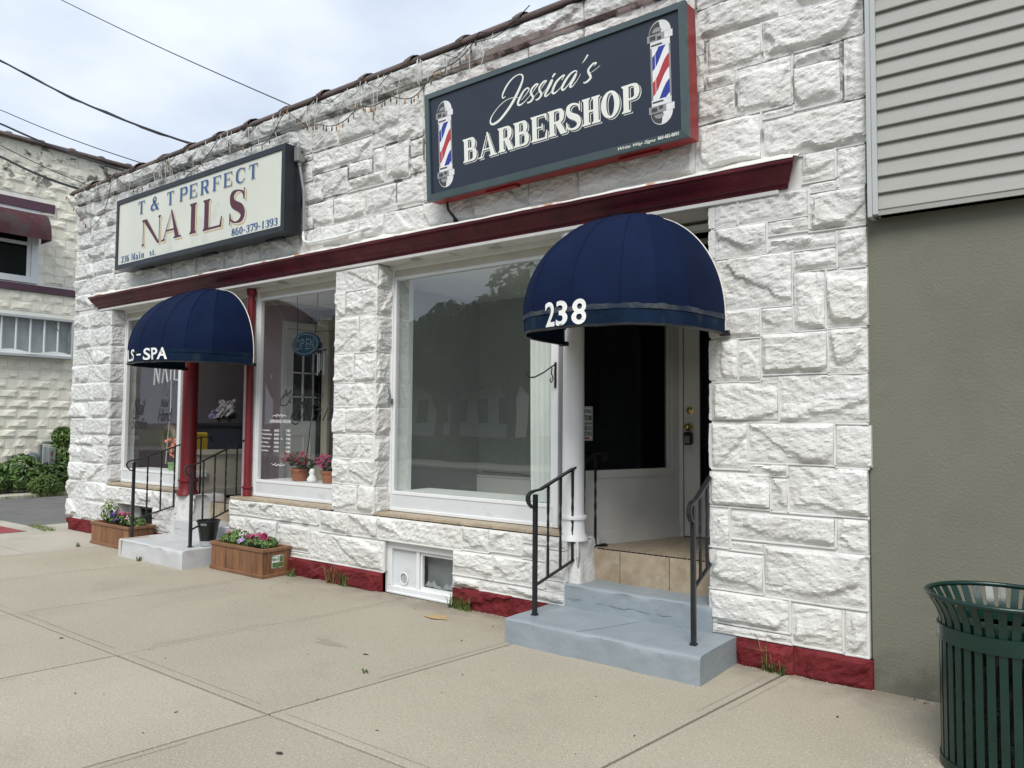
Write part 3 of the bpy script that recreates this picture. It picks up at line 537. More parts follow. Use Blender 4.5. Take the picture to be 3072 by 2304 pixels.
# raised mortar beads along the joints
mo = MB()
def bead(p, q, r=.0055, N=(0, -1, 0)):
    p, q, N_ = Vector(p), Vector(q), Vector(N); d = (q-p).normalized(); s = d.cross(N_)*r
    m = [p.lerp(q, t)+s*.5*(rnd.random()-.5) for t in (0, .33, .66, 1)]
    vs = []
    for c in m: vs += [c-s-N_*.004, c-s*.6+N_*.011, c+s*.6+N_*.011, c+s-N_*.004]
    mo.add(vs, [(4*i+a, 4*i+b, 4*i+4+b, 4*i+4+a) for i in range(3) for a, b in ((0, 1), (1, 2), (2, 3))])
for s in ST+LT:
    bead((s[0]-.008, FY-.001, s[2]-.004), (min(s[1]+.008, .02), FY-.001, s[2]-.004), .0065)
    if s[1] < -.02: bead((s[1]+.006, FY-.003, s[2]), (s[1]+.006, FY-.003, s[3]), .009)
for z in zs[1:-1]: bead((-4.69, -.012, z), (-4.11, -.012, z), .007); bead((-4.118, -.012, z), (-4.118, .16, z), .006, (1, 0, 0))
tag(obj('mortar', mo, 'mortar_paint', B, smooth=False), kind='stuff')

# coping of clay tiles
def coping_tile(y0, parent):
    pass
ct = None; cx = -10.36; k = 0
def tile_mesh(L_):
    m = MB(); n = 9
    def sec(r, x): return [(x, .10-(.175+r*.5)*math.cos(PI*i/(n-1)), 4.655+(.095+r)*math.sin(PI*i/(n-1))) for i in range(n)]
    prof = [(0, 0), (0, .86), (.022, .865), (.03, .93), (.03, .985), (.022, 1)]
    vs = []
    for r, t in prof: vs += sec(r, t*L_)
    m.add(vs, [(i*n+j, i*n+j+1, (i+1)*n+j+1, (i+1)*n+j) for i in range(len(prof)-1) for j in range(n-1)])
    # rolled lip along the street edge
    m.tube([(0, -.075, 4.652), (L_*.86, -.075, 4.652)], .016, 6); m.tube([(L_*.855, -.087, 4.65), (L_, -.087, 4.65)], .026, 6)
    m.box(0, L_, -.07, .27, 4.637, 4.656)
    return m
tm = None
while cx < .1:
    o = obj('coping_tile', tile_mesh(.605), 'coping_clay', None, loc=(0, 0, 0)) if tm is None else None
    if tm is None:
        tm = o.data
        set_auto(tm, 50); o.parent = B; o.location = Vector((cx, 0, 0))-WL[B]
    else:
        o = bpy.data.objects.new('coping_tile', tm); COL.objects.link(o); o.parent = B; o.location = Vector((cx, rnd.uniform(-.006, .006), rnd.uniform(-.006, .006)))-WL[B]
    cx += .607
# cornice, flashing, soffit trim
cn = MB(); prof = [(.0, 2.962), (-.030, 2.962), (-.034, 2.985), (-.060, 2.995), (-.075, 3.02), (-.105, 3.045), (-.125, 3.07), (-.128, 3.085), (-.150, 3.09), (-.152, 3.112), (.0, 3.112)]
pr_ = prof[::-1]; n = len(pr_); cn.add([(-9.50+.33*y, y, z) for y, z in pr_]+[(-.44-.62*y, y, z) for y, z in pr_], [(i, (i+1) % n, n+(i+1) % n, n+i) for i in range(n)]+[tuple(range(n-1, -1, -1)), tuple(range(n, 2*n))])
obj('cornice', cn, 'cornice_red', B)
fl = MB()
N_ = 150
def flp(u, v):
    x = -9.54+u*(9.54-.352); w = .006*math.sin(x*7.3)+.004*math.sin(x*23.1)
    return [(x, -.156, 3.108+w*.2), (x, -.157, 3.122+w*.5), (x, -.06, 3.148+w), (x, -.03, 3.172+w*1.6), (x, -.005, 3.19+w*2)][v]
fl.grid(lambda u, v: flp(u, round(v*4)), N_, 4); obj('flashing', fl, 'flash_white', B, smooth=True)
tr = MB(); tr.box(-9.46, -.48, -.036, .02, 2.933, 2.961, bev=.004); obj('soffit_trim', tr, 'white_paint', B)
# ---- window sills of tan tile
def sill(x0, x1, x0f=None):
    n = max(1, round((x1-x0)/.31)); w = (x1-x0)/n
    for i in range(n):
        m = MB(); m.box(x0+i*w+.002, x0+(i+1)*w-.002, -.022, .20, .664, .690, bev=.003); obj('sill_tile', m, 'tile_tan', B)
sill(-9.13, -7.5); sill(-6.36, -4.70); sill(-4.11, -2.10)

# ================================================================ SHOP WINDOWS
def shop_window(x0, x1, pane_mat):
    y = .17; z0, z1 = .694, 2.925
    m = MB(); w = .045
    m.box(x0, x0+w, y-.02, y+.05, z0, z1, bev=.004); m.box(x1-w, x1, y-.02, y+.05, z0, z1, bev=.004)
    m.box(x0+w, x1-w, y-.018, y+.05, z0, z0+.028, bev=.003); m.box(x0+w, x1-w, y-.018, y+.05, z1-.03, z1, bev=.003)
    f = obj('window_frame', m, 'alu_white', B)
    a0, a1, c0, c1 = x0+w, x1-w, .872, 2.80
    m = MB(); s = .030
    m.box(a0, a0+s, y-.008, y+.04, c0-.03, c1+.03, bev=.003); m.box(a1-s, a1, y-.008, y+.04, c0-.03, c1+.03, bev=.003)
    m.box(a0+s, a1-s, y-.010, y+.04, c0-.03, c0, bev=.003); m.box(a0+s, a1-s, y-.010, y+.04, c1, c1+.03, bev=.003)
    obj('sash', m, 'alu_white', f)
    m = MB(); m.box(a0, a1, y-.004, y+.03, z0+.028, c0-.03); obj('lower_panel', m, 'frame_panel', f)
    m = MB(); m.box(a0, a1, y-.004, y+.03, c1+.03, z1-.03); obj('head_panel', m, 'beige_trim', f)
    m = MB(); m.add([(a0+s-.004, y+.012, c0-.004), (a1-s+.004, y+.012, c0-.004), (a1-s+.004, y+.012, c1+.004), (a0+s-.004, y+.012, c1+.004)], [(0, 1, 2, 3)]); obj('pane', m, pane_mat, f)
    m = MB()
    for k in range(9): m.lathe((x0+.02, y-.0205, z0+.15+k*.25), [(.004, 0), (.003, .002)], 6)
    for k in range(9): m.obox((x0+.02, y-.021, z0+.12+k*.255), (.003, 0, 0), (0, .0015, 0), (0, 0, .003))
    tag(obj('screw_head', m, 'rust_brown', f), kind='stuff')
    return f
w1 = shop_window(-9.15, -7.72, 'salon_glass'); w2 = shop_window(-6.22, -4.66, 'salon_glass'); w3 = shop_window(-4.13, -2.25, 'window_glass')
# beam over the windows, seen from below
m = MB(); m.box(-9.16, -2.2, .13, .33, 2.90, 2.931); obj('head_beam', m, 'white_paint', B)

# ---- round posts
def column(x, y, r, mat, z0=.635, label=None):
    m = MB(); p = [(r*1.38, 0), (r*1.34, .02), (r*1.12, .055), (r*1.07, .14), (r*1.07, .15), (r*1.24, .156), (r*1.27, .166), (r*1.24, .178), (r*1.04, .186), (r, .22), (r*.94, 2.2), (r*.97, 2.25), (r*1.2, 2.27), (r*1.2, 2.30)]
    m.lathe((x, y, z0), p, 28); return obj('post', m, mat, B, smooth='auto')
column(-2.065, .085, .083, 'column_white'); column(-7.38, .085, .088, 'post_red')
m = MB(); m.lathe((-6.235, .105, .69), [(.046, 0), (.046, .07), (.042, .08), (.058, .088), (.058, .10), (.042, .108), (.039, .13), (.036, 2.16), (.052, 2.18), (.056, 2.235)], 18); obj('post', m, 'post_red', B, smooth='auto')
# rough plinths under the posts
def lump(name, x0, x1, y0, y1, z0, z1, mat, sl=.03, amp=.02, sd=1):
    m = MB(); n = 12
    def pt(u, v):  # wrap: v 0..1 bottom->top over front+right faces and lid
        a = u*(x1-x0+y1-y0)
        if a < x1-x0: x, y, nx, ny = x0+a, y0, 0, -1
        else: x, y, nx, ny = x1, y0+a-(x1-x0), 1, 0
        q = float(fbm(np.array(a*8.), np.array(v*5.), sd, 3))-.5
        z = z0+(z1-z0)*min(v/.8, 1); inn = sl*(z-z0)/(z1-z0)+(0 if v <= .8 else (v-.8)/.2*.16)
        return (x-nx*inn+nx*q*amp*2, y-ny*inn+ny*q*amp*2, z+q*amp)
    m.grid(pt, 26, 16); return obj(name, m, mat, B, smooth=True)
lump('plinth', -2.26, -1.955, -.005, .32, .165, .645, 'plinth_white', sd=3); lump('plinth', -7.56, -7.13, .0, .42, .17, .64, 'plinth_white', sd=8)

# ================================================================ ENTRANCES
def entrance(ox, w, step_mat, post_mat, door=True, floor_z=.56, sp_=None):
    """ox: x of the left side at y=0; recess splayed to the right going back"""
    xa, ya, xb, yb = sp_ or (ox-.14, .15, ox+.235, 1.25)
    xr = ox+w
    fz = floor_z
    # floor tiles and riser tiles
    m = MB(); m.box(xa-.1, xr+.02, .252, 1.5, .05, fz-.012); obj('entry_base', m, 'grout', B)
    for i in range(3):
        for j in range(3):
            x0 = ox+.0+i*.385; y0 = .245+j*.36; mm = MB(); mm.box(max(x0, ox-.02)+.003, min(x0+.385, xr)-.003, y0+.003+(.045 if j == 0 else 0), y0+.36-.003, fz-.012, fz, bev=.002)
            obj('floor_tile', mm, 'tile_tan', B)
    mm = MB()
    for i in range(46): mm.box(ox+.03+i*.022, ox+.044+i*.022, .262+.006*(i % 2), .276+.006*(i % 2), fz-.01, fz+.0015)
    tag(obj('mosaic_strip', mm, 'counter_dark', B), kind='stuff')
    xs = [ox-.02, ox+.235, ox+.63, xr]
    for i in range(3):
        mm = MB(); mm.box(xs[i]+.003, xs[i+1]-.003, .236, .252, .30, fz-.003, bev=.002); obj('riser_tile', mm, 'tile_tan', B)
    # splayed side: panel below, glass above
    d = Vector((xb-xa, yb-ya, 0)); Lh = d.length; d.normalize(); n = Vector((d.y, -d.x, 0))
    def P(s, z, o=0): q = Vector((xa, ya, z))+d*s+n*o; return q
    def bar(mb_, s0, s1, z0, z1, o0, o1):
        vs = [P(s, z, o) for z in (z0, z1) for s, o in ((s0, o0), (s1, o0), (s1, o1), (s0, o1))]
        mb_.add(vs, [(0, 1, 2, 3), (7, 6, 5, 4), (0, 4, 5, 1), (1, 5, 6, 2), (2, 6, 7, 3), (3, 7, 4, 0)])
    pm = 'door_paint' if door else 'cream_panel'
    mm = MB(); bar(mm, 0, Lh, fz, 1.09, -.05, 0); sp = obj('splay_panel', mm, pm, B)
    mm = MB(); bar(mm, 0, Lh, fz, fz+.095, .0, .016); bar(mm, 0, Lh, fz+.095, fz+.112, 0, .008); obj('skirting', mm, pm, sp)
    mm = MB(); bar(mm, 0, .075, 1.09, 2.92, -.05, .006); bar(mm, Lh-.09, Lh, 1.09, 2.92, -.05, .006); bar(mm, .075, Lh-.09, 1.075, 1.135, -.05, .022); bar(mm, .075, Lh-.09, 2.70, 2.92, -.05, .004)
    bar(mm, Lh-.135, Lh-.09, 1.135, 2.70, -.04, .0)
    sw_ = obj('splay_frame', mm, pm, B)
    mm = MB(); mm.add([P(.07, 1.13, -.02), P(Lh-.13, 1.13, -.02), P(Lh-.13, 2.71, -.02), P(.07, 2.71, -.02)], [(0, 1, 2, 3)]); obj('pane', mm, 'dark_glass' if door else 'salon_glass', sw_)
    # ceiling of the recess
    mm = MB(); mm.box(ox-.3, xr+.02, .33, 1.35, 2.86, 2.93); mm.box(ox-.25, xr, .5, .56, 2.83, 2.861); obj('recess_ceiling', mm, 'beige_trim', B)
    # back wall with the door
    yd = 1.25; x0, x1 = xb, xr+.02
    mm = MB(); mm.box(x0, x0+.035, yd-.01, yd+.09, fz, 2.75); mm.box(x0+.035, x1, yd-.01, yd+.09, 2.60, 2.75, bev=.003); fr = obj('door_frame', mm, pm, B)
    mm = MB(); mm.add([(x0, yd+.05, 2.75), (x1, yd+.05, 2.75), (x1, yd+.05, 2.93), (x0, yd+.05, 2.93)], [(0, 1, 2, 3)]); obj('transom_pane', mm, 'dark_glass', fr)
    a, b = x0+.04, x1-.01; mm = MB(); s = .125
    mm.box(a, a+s, yd, yd+.045, fz+.006, 2.595, bev=.004); mm.box(b-.11, b, yd, yd+.045, fz+.006, 2.595, bev=.004); mm.box(a+s, b-.11, yd, yd+.045, fz+.006, .965, bev=.004); mm.box(a+s, b-.11, yd, yd+.045, 2.46, 2.595, bev=.004)
    mm.box(a+s, a+s+.018, yd-.008, yd+.01, .965, 2.46)
    dr = obj('entry_door', mm, pm, B)
    mm = MB(); mm.add([(a+s, yd+.02, .965), (b-.11, yd+.02, .965), (b-.11, yd+.02, 2.46), (a+s, yd+.02, 2.46)], [(0, 1, 2, 3)]); obj('door_pane', mm, 'dark_glass', dr)
    kx = a+.055
    mm = MB()
    def yl(mb_, x, z, prof, nn=16):
        vs = [(x+r*math.cos(2*PI*k/nn), yd-h, z+r*math.sin(2*PI*k/nn)) for r, h in prof for k in range(nn)]; fs = [(i*nn+k, i*nn+(k+1) % nn, (i+1)*nn+(k+1) % nn, (i+1)*nn+k) for i in range(len(prof)-1) for k in range(nn)]
        mb_.add(vs, fs+[tuple((len(prof)-1)*nn+k for k in range(nn))])
    yl(mm, kx, 1.615, [(.034, 0), (.033, .006), (.024, .010), (.020, .022), (.008, .026)]); obj('deadbolt', mm, 'brass', dr, smooth='auto')
    mm = MB(); yl(mm, kx, 1.475, [(.034, 0), (.032, .008), (.012, .012), (.012, .03), (.027, .045), (.029, .058), (.018, .072), (.004, .076)]); obj('door_knob', mm, 'brass', dr, smooth='auto')
    mm = MB(); yl(mm, kx, 1.275, [(.027, 0), (.026, .004), (.006, .005)]); obj('cover_plate', mm, 'plate_white', dr, smooth='auto')
    return kx, yd, P, Lh
kx, yd, P8, L8 = entrance(-1.99, 1.06, 'step_blue', 'column_white', True)
entrance(-7.40, 1.04, 'step_grey', 'post_red', False, .56, (-7.83, .20, -7.66, 1.25))
# faint lettering over the shop door
m = MB(); m.box(-1.5, -.97, 1.235, 1.239, 2.56, 2.63); tr_ = obj('transom_strip', m, 'sign_black', B)
m = MB(); text_fit(m, 'AIRI', lambda x, z: (x, 1.232, z), -1.46, -1.2, 2.575, 2.615); obj('lettering', m, 'exit_paint', tr_)
# lock box on the door knob
lb = thing('key_lock_box', 'grey and black key lock box hanging from the brass door knob', 'lock box', (kx, yd-.05, 1.33))
m = MB(); m.box(kx-.036, kx+.036, yd-.062, yd-.012, 1.325, 1.435, bev=.012); obj('body', m, 'plastic_black', lb)
m = MB(); m.box(kx-.027, kx+.027, yd-.066, yd-.061, 1.338, 1.40, bev=.002); obj('dial_cover', m, 'lockbox_grey', lb)
m = MB(); m.box(kx-.018, kx+.018, yd-.068, yd-.065, 1.405, 1.425, bev=.001); obj('shutter', m, 'plastic_black', lb)
m = MB(); m.tube([(kx-.018, yd-.035, 1.43)]+[(kx-.018*math.cos(t), yd-.035, 1.465+.02*math.sin(t)) for t in np.linspace(0, PI, 7)]+[(kx+.018, yd-.035, 1.43)], .005, 6); obj('shackle', m, 'steel_grey', lb)
# notices stuck to the glass
def notice(z0, z1, label, lines, bar=False):
    m = MB(); s0, s1 = .085, .225
    m.add([P8(s0, z0, -.012), P8(s1, z0, -.012), P8(s1, z1, -.012), P8(s0, z1, -.012)], [(0, 1, 2, 3)]); o = obj('notice', m, 'notice_paper', None, loc=P8(s0, z0)); tag(o, label, 'notice', 'notices on the shop glass')
    m = MB()
    for tx, a, b, c, d in lines: text_fit(m, tx, lambda x, z: P8(s0+(s1-s0)*x, z0+(z1-z0)*z, -.0105), a, b, c, d, bold=.03)
    e = .02
    for q in ((.03, .03, .97, .03+e), (.03, .95, .97, .97), (.03, .03, .05, .97), (.95, .03, .97, .97)): m.add([P8(s0+(s1-s0)*x, z0+(z1-z0)*z, -.0108) for x, z in rc(*q)], [(0, 1, 2, 3)])
    obj('print', m, 'print_black', o)
    if bar: m = MB(); m.add([P8(s0+(s1-s0)*x, z0+(z1-z0)*z, -.0104) for x, z in rc(.25, .1, .75, .2)], [(0, 1, 2, 3)]); obj('red_bar', m, 'pole_red', o)
    else:
        m = MB()
        for k in range(16): t0, t1 = 2*PI*k/16, 2*PI*(k+1)/16; m.add([P8(s0+(s1-s0)*(.2+r*math.cos(t)), z0+(z1-z0)*(.72+r*1.0*math.sin(t)), -.0106) for r, t in ((.10, t0), (.135, t0), (.135, t1), (.10, t1))], [(3, 2, 1, 0)])
        m.add([P8(s0+(s1-s0)*x, z0+(z1-z0)*z, -.0105) for x, z in ((.11, .80), (.13, .82), (.29, .64), (.27, .62))], [(0, 1, 2, 3)]); obj('no_symbol', m, 'print_black', o)
notice(1.50, 1.63, 'upper notice on the splayed glass reading no public restrooms', [('NO PUBLIC', .38, .93, .60, .82), ('RESTROOMS', .1, .93, .15, .48)])
notice(1.365, 1.495, 'lower notice on the splayed glass reading please no soliciting', [('PLEASE NO', .1, .92, .60, .88), ('SOLICITING', .1, .92, .28, .54)], True)

# ================================================================ STEPS
def steps(label, mat, x0, x1, y0, z1, xa, xb, zt, sd):
    t = thing('entry_steps', label, 'steps', ((x0+x1)/2, y0/2, 0), 'entry steps')
    def block(nm, a, b, c, d, e, f, amp):
        m = MB(); nx, ny, nz = 36, 14, 5; r = .022
        # front + top sheet with a rounded nose, plus the two ends
        prof = [(c, e+(f-r-e)*k/nz) for k in range(nz+1)]+[(c+r*(1-math.cos(q)), f-r+r*math.sin(q)) for q in (.5, 1.0, PI/2)]+[(c+r+(d-c-r)*k/ny, f) for k in range(1, ny+1)]
        n = len(prof)
        def pt(u, v):
            i = min(round(v*(n-1)), n-1); y, z = prof[i]; x = a+(b-a)*u
            q = float(fbm(np.array(x*7.), np.array((y+z)*7.), sd, 3))-.5; g = .5*(1-abs(2*u-1)**30)
            return (x, y+(q*amp if i <= nz else 0)*(1 if 0 < u < 1 else 0), z+(q*amp*.35 if i > nz else 0))
        m.grid(pt, nx, n-1)
        for X, fl_ in ((a, 1), (b, -1)):
            vs = [(X, y, z) for y, z in prof]+[(X, d, e)]; m.add(vs, [tuple(range(len(vs)))[::fl_]])
        return obj(nm, m, mat, t, smooth='auto')
    block('lower_step', x0, x1, y0, .03, -.01, z1, .026); block('upper_step', xa, xb, -.035, .24, z1-.004, zt, .03)
    # crack lines
    m = MB(); pts = [(xa+.02+k*(xb-xa-.04)/30, -.037, zt-.10-.012*k/30+.004*math.sin(k*.9)+.004*math.sin(k*2.3)+.003*math.sin(k*5.1)) for k in range(31)]; m.tube(pts, .0012, 5); obj('crack', m, 'lockbox_grey', t)
    return t
s8 = steps('slate blue painted concrete entry steps below the 238 awning', 'step_blue', -2.19, -.775, -.572, .166, -2.06, -.93, .33, 5)
m = MB(); m.tube([(-1.62, -.56, .1668), (-1.5, -.3, .1668), (-1.42, -.05, .1668)], .002, 4, flat=(1, .35)); obj('crack', m, 'lockbox_grey', s8)
s6 = steps('light grey painted concrete entry steps at the nail shop door', 'step_grey', -7.6, -6.285, -.585, .183, -7.45, -6.36, .36, 15)
m = MB(); m.tube([(-7.535, -.587, .0), (-7.535, -.587, .165), (-7.53, -.575, .184), (-7.5, -.3, .184)], .006, 5); obj('yellow_line', m, 'cardboard', s6)

# ================================================================ HAND RAILS
def rail(label, p0, p1, zb, zt0, zt1, zl0, zl1, group='entry hand rails', ret=(0, .12)):
    """p0 front post (x,y), p1 rear end"""
    t = thing('hand_rail', label, 'hand rail', (*p0, zb), group)
    a = Vector((*p0, 0)); b = Vector((*p1, 0)); d = (b-a).normalized()
    m = MB(); m.tube([(p0[0], p0[1], zb-.002), (p0[0], p0[1], zt0)], .019, 4); m.tube([(p0[0], p0[1], zb), (p0[0], p0[1], zb+.012)], .027, 4); obj('post', m, 'iron_black', t)
    m = MB(); cc = a+Vector((0, 0, zt0+.012)); rr = .058
    pts = [cc-d*(.02)+Vector((0, 0, -.105)), cc-d*.035+Vector((0, 0, -.10)), cc-d*.062+Vector((0, 0, -.075)), cc-d*.078+Vector((0, 0, -.045)), cc-d*.074+Vector((0, 0, -.018)), cc-d*.055+Vector((0, 0, .0)), cc-d*.02+Vector((0, 0, .012))]
    e = b+Vector((0, 0, zt1)); pts += [cc.lerp(e, k) for k in (.08, .3, .6, .9)]+[e, e+d*ret[1]]
    m.tube(pts, .022, 4, flat=(1, .42)); obj('top_rail', m, 'iron_black', t)
    m = MB(); m.tube([a+Vector((0, 0, zl0)), b+Vector((0, 0, zl1)), b+d*ret[1]+Vector((0, 0, zl1))], .012, 4, flat=(1.15, .8)); obj('bottom_rail', m, 'iron_black', t)
    n = 5
    for k in range(1, n+1):
        f = k/n; q = a.lerp(b, f); z0 = zl0+(zl1-zl0)*f; z1 = zt0+(zt1-zt0)*f+.008
        m = MB(); pp = []; N = 14
        for j in range(N+1):
            ang = 0 if j < 4 or j > 10 else (j-4)/6*PI*1.5
            pp.append((q.x, q.y, z0+(z1-z0)*j/N, ang))
        vs = []
        for x, y, z, an in pp:
            vs += [(x+.0105*math.cos(an+i*PI/2+.6), y+.0105*math.sin(an+i*PI/2+.6), z) for i in range(4)]
        m.add(vs, [(4*j+i, 4*j+(i+1) % 4, 4*j+4+(i+1) % 4, 4*j+4+i) for j in range(N) for i in range(4)]); obj('baluster', m, 'iron_black', t)
    m = MB(); 
    for z in (zt1-.02, zl1-.03): m.obox(b+d*(ret[1]-.01)+Vector((0, 0, z)), d*.015, Vector((-d.y, d.x, 0))*.02, (0, 0, .03))
    obj('wall_bracket', m, 'iron_black', t); return t
rail('black iron hand rail left of the blue steps', (-2.075, -.385), (-1.985, .27), .166, 1.0, 1.265, .37, .575)
rail('black iron hand rail right of the blue steps against the white pier', (-.905, -.37), (-.985, .33), .166, 1.0, 1.30, .50, .70)
rail('black iron hand rail left of the grey nail shop steps', (-7.61, -.435), (-7.42, .26), .183, 1.02, 1.30, .375, .59)
rail('black iron hand rail right of the grey nail shop steps', (-6.465, -.40), (-6.43, .23), .183, 1.01, 1.30, .36, .62)

# ================================================================ AWNINGS
def awning(label, cx, A, Bd, zb, zv, top, nr=8, y0=-.045, hem=True):
    t = thing('dome_awning', label, 'awning', (cx, y0, zb), 'blue dome awnings')
    p = .7
    ths = [PI*k/nr for k in range(nr+1)]
    def plan(th): c = math.cos(th); return (math.copysign(abs(c)**p, c)*A, -abs(math.sin(th))**p*Bd)
    def panelpt(k, u, v):
        f = v*PI/2; x0, q0 = plan(ths[k]); x1, q1 = plan(ths[k+1]); xm, qm = plan(ths[k]+(ths[k+1]-ths[k])*u)
        xl, ql = x0+(x1-x0)*u, q0+(q1-q0)*u; s = .45
        x, y = xl*s+xm*(1-s), ql*s+qm*(1-s); c = math.cos(f)
        sg = .010*math.sin(PI*u)*math.sin(PI*v)+.0035*math.sin(7*v+11*u+k)*math.sin(PI*u); c -= sg
        return (cx+x*c, y0+y*c-.004*math.sin(PI*v), zv+(top-zv)*(math.sin(f)-sg*.5))
    def wx(x, y): return (x, y)
    for k in range(nr):
        m = MB(); m.grid(lambda u, v: panelpt(k, u, v), 6, 18); obj('fabric_panel', m, 'awning_navy', t, smooth=True)
    m = MB()
    for k in range(1, nr): m.tube([panelpt(k, 0, v/18) for v in range(18)], .0045, 5, cap=False)
    obj('rib_seam', m, 'awning_navy', t, smooth=True)
    m = MB(); N = 8*nr
    def vp(u, v):
        k = min(int(u*nr), nr-1); q = panelpt(k, u*nr-k, 0); wob = (.008*math.sin(u*41)+.004*math.sin(u*97))*(1-v); return (q[0], q[1]-wob, zb+(zv-zb)*v)
    m.grid(vp, N, 4); vl = obj('valance', m, 'valance_navy', t, smooth=True)
    m = MB(); m.grid(lambda u, v: (lambda q: (q[0]+(q[0]-cx)*.006, q[1]-.0035, zv-.028+(.030+.003*math.sin(u*61)+.002*math.sin(u*143))*v))(vp(u, 1)), N*3, 1); obj('faded_hem', m, 'hem_grey' if hem else 'valance_navy', vl, smooth=True)
    m = MB(); m.tube([vp(i/N, 0) for i in range(N+1)], .009, 6); obj('frame_hoop', m, 'iron_black', t)
    m = MB(); arc = [(cx+A, y0, zb-.004)]+[panelpt(0, 0, v/20) for v in range(21)]+[panelpt(nr-1, 1, v/20) for v in range(20, -1, -1)]+[(cx-A, y0, zb-.004)]
    m.tube([(q[0], y0+.004, q[2]) for q in arc], .0055, 5); obj('white_piping', m, 'piping_white', t)
    # frame seen underneath
    m = MB()
    for k in range(0, nr+1, 2): m.tube([(lambda q: (cx+(q[0]-cx)*.985, q[1]*.985, q[2]-.012))(panelpt(min(k, nr-1), 0 if k < nr else 1, v/12)) for v in range(12)], .009, 5)
    for s in (-1, 1): m.box(cx+s*A-.03, cx+s*A+.03, y0-.02, y0+.02, zb-.012, zb+.02)
    obj('inner_frame', m, 'iron_black', t); return t, vp
a8, v8 = awning('faded navy dome awning numbered 238 over the right entrance', -1.447, .62, .87, 2.08, 2.20, 2.93)
a6, v6 = awning('navy dome awning reading spa over the nail shop entrance', -6.62, .66, .87, 2.08, 2.20, 2.93, hem=False)
def wrap_text(parent, vp, txt, u0, u1, z0, z1, zb, zv, bold=.02, name='lettering'):
    v, f = bfont(txt, 1, bold); xs = [p[0] for p in v]; zs_ = [p[1] for p in v]; a, b, c, d = min(xs), max(xs), min(zs_), max(zs_); m = MB(); vs = []
    for px, pz in v:
        u = u0+(px-a)/(b-a)*(u1-u0); z = z0+(pz-c)/(d-c)*(z1-z0); q = vp(u, min(max((z-zb)/(zv-zb), 0), 1)); q2 = vp(min(u+.004, 1), .5); q1 = vp(max(u-.004, 0), .5)
        n = Vector((-(q2[1]-q1[1]), q2[0]-q1[0], 0)); n.normalize(); n = n if n.y < 0 else -n
        vs.append((q[0]+n.x*.007, q[1]+n.y*.007, z))
    m.add(vs, f); return obj(name, m, 'lettering_white', parent)
wrap_text(a8, v8, '238', .567, .464, 2.088, 2.243, 2.08, 2.20)
wrap_text(a6, v6, 'SPA', .476, .335, 2.098, 2.218, 2.08, 2.20); wrap_text(a6, v6, '-', .509, .491, 2.148, 2.164, 2.08, 2.20); wrap_text(a6, v6, 'NAILS', .74, .528, 2.098, 2.218, 2.08, 2.20)
m = MB(); q = v8(.515, .06); m.lathe((q[0], q[1]-.01, q[2]), [(.012, 0), (.012, .008), (.004, .01)], 10); obj('snap', m, 'steel_grey', a8)

# ================================================================ BARBERSHOP SIGN
p0 = Vector((-3.30, -.235, 3.312)); ex = Vector((2.315, 0, .038)); W8 = ex.length; ex.normalize(); ez = Vector((0, -.05, .88)); H8 = ez.length; ez.normalize(); en = ex.cross(ez).normalized()
if en.y > 0: en = -en
def S8(s, t, d=0): return p0+ex*s+ez*t+en*d
sg = thing('barbershop_sign', 'long dark navy barbershop sign box with painted barber poles and red sides', 'shop sign', p0)
def sbox(mb_, s0, s1, t0, t1, d0, d1, S=S8, mi=0):
    vs = [S(s, t, d) for d in (d0, d1) for s, t in ((s0, t0), (s1, t0), (s1, t1), (s0, t1))]
    mb_.add(vs, [(0, 3, 2, 1), (4, 5, 6, 7), (0, 1, 5, 4), (1, 2, 6, 5), (2, 3, 7, 6), (3, 0, 4, 7)], mi)
m = MB(); sbox(m, 0.004, W8-.004, .004, H8-.004, -.165, -.03); obj('box', m, 'sign_red', sg)
m = MB(); fw = .048
def fbar(pa, pb, pc, pd):   # mitred frame bar, outer edge pa-pb, inner pc-pd
    o_ = [S8(*pa, -.03), S8(*pb, -.03), S8(*pb, .0), S8(*pa, .0), S8(*pa, .0), S8(*pb, 0), S8(*pc, .004), S8(*pd, .004), S8(*pc, -.012), S8(*pd, -.012)]
    m.add(o_, [(0, 1, 2, 3), (4, 5, 6, 7), (7, 6, 8, 9)])
c4 = [(0, 0), (W8, 0), (W8, H8), (0, H8)]; i4 = [(fw, fw*1.1), (W8-fw, fw*1.1), (W8-fw, H8-fw*.9), (fw, H8-fw*.9)]
for k in range(4): fbar(c4[k], c4[(k+1) % 4], i4[(k+1) % 4], i4[k])
obj('frame', m, 'sign_frame', sg)
m = MB(); m.add([S8(*q, -.012) for q in i4], [(0, 1, 2, 3)]); obj('face', m, 'sign_navy', sg)
def pl(d0): return lambda x, z, d=0: S8(x, z, d0+d)
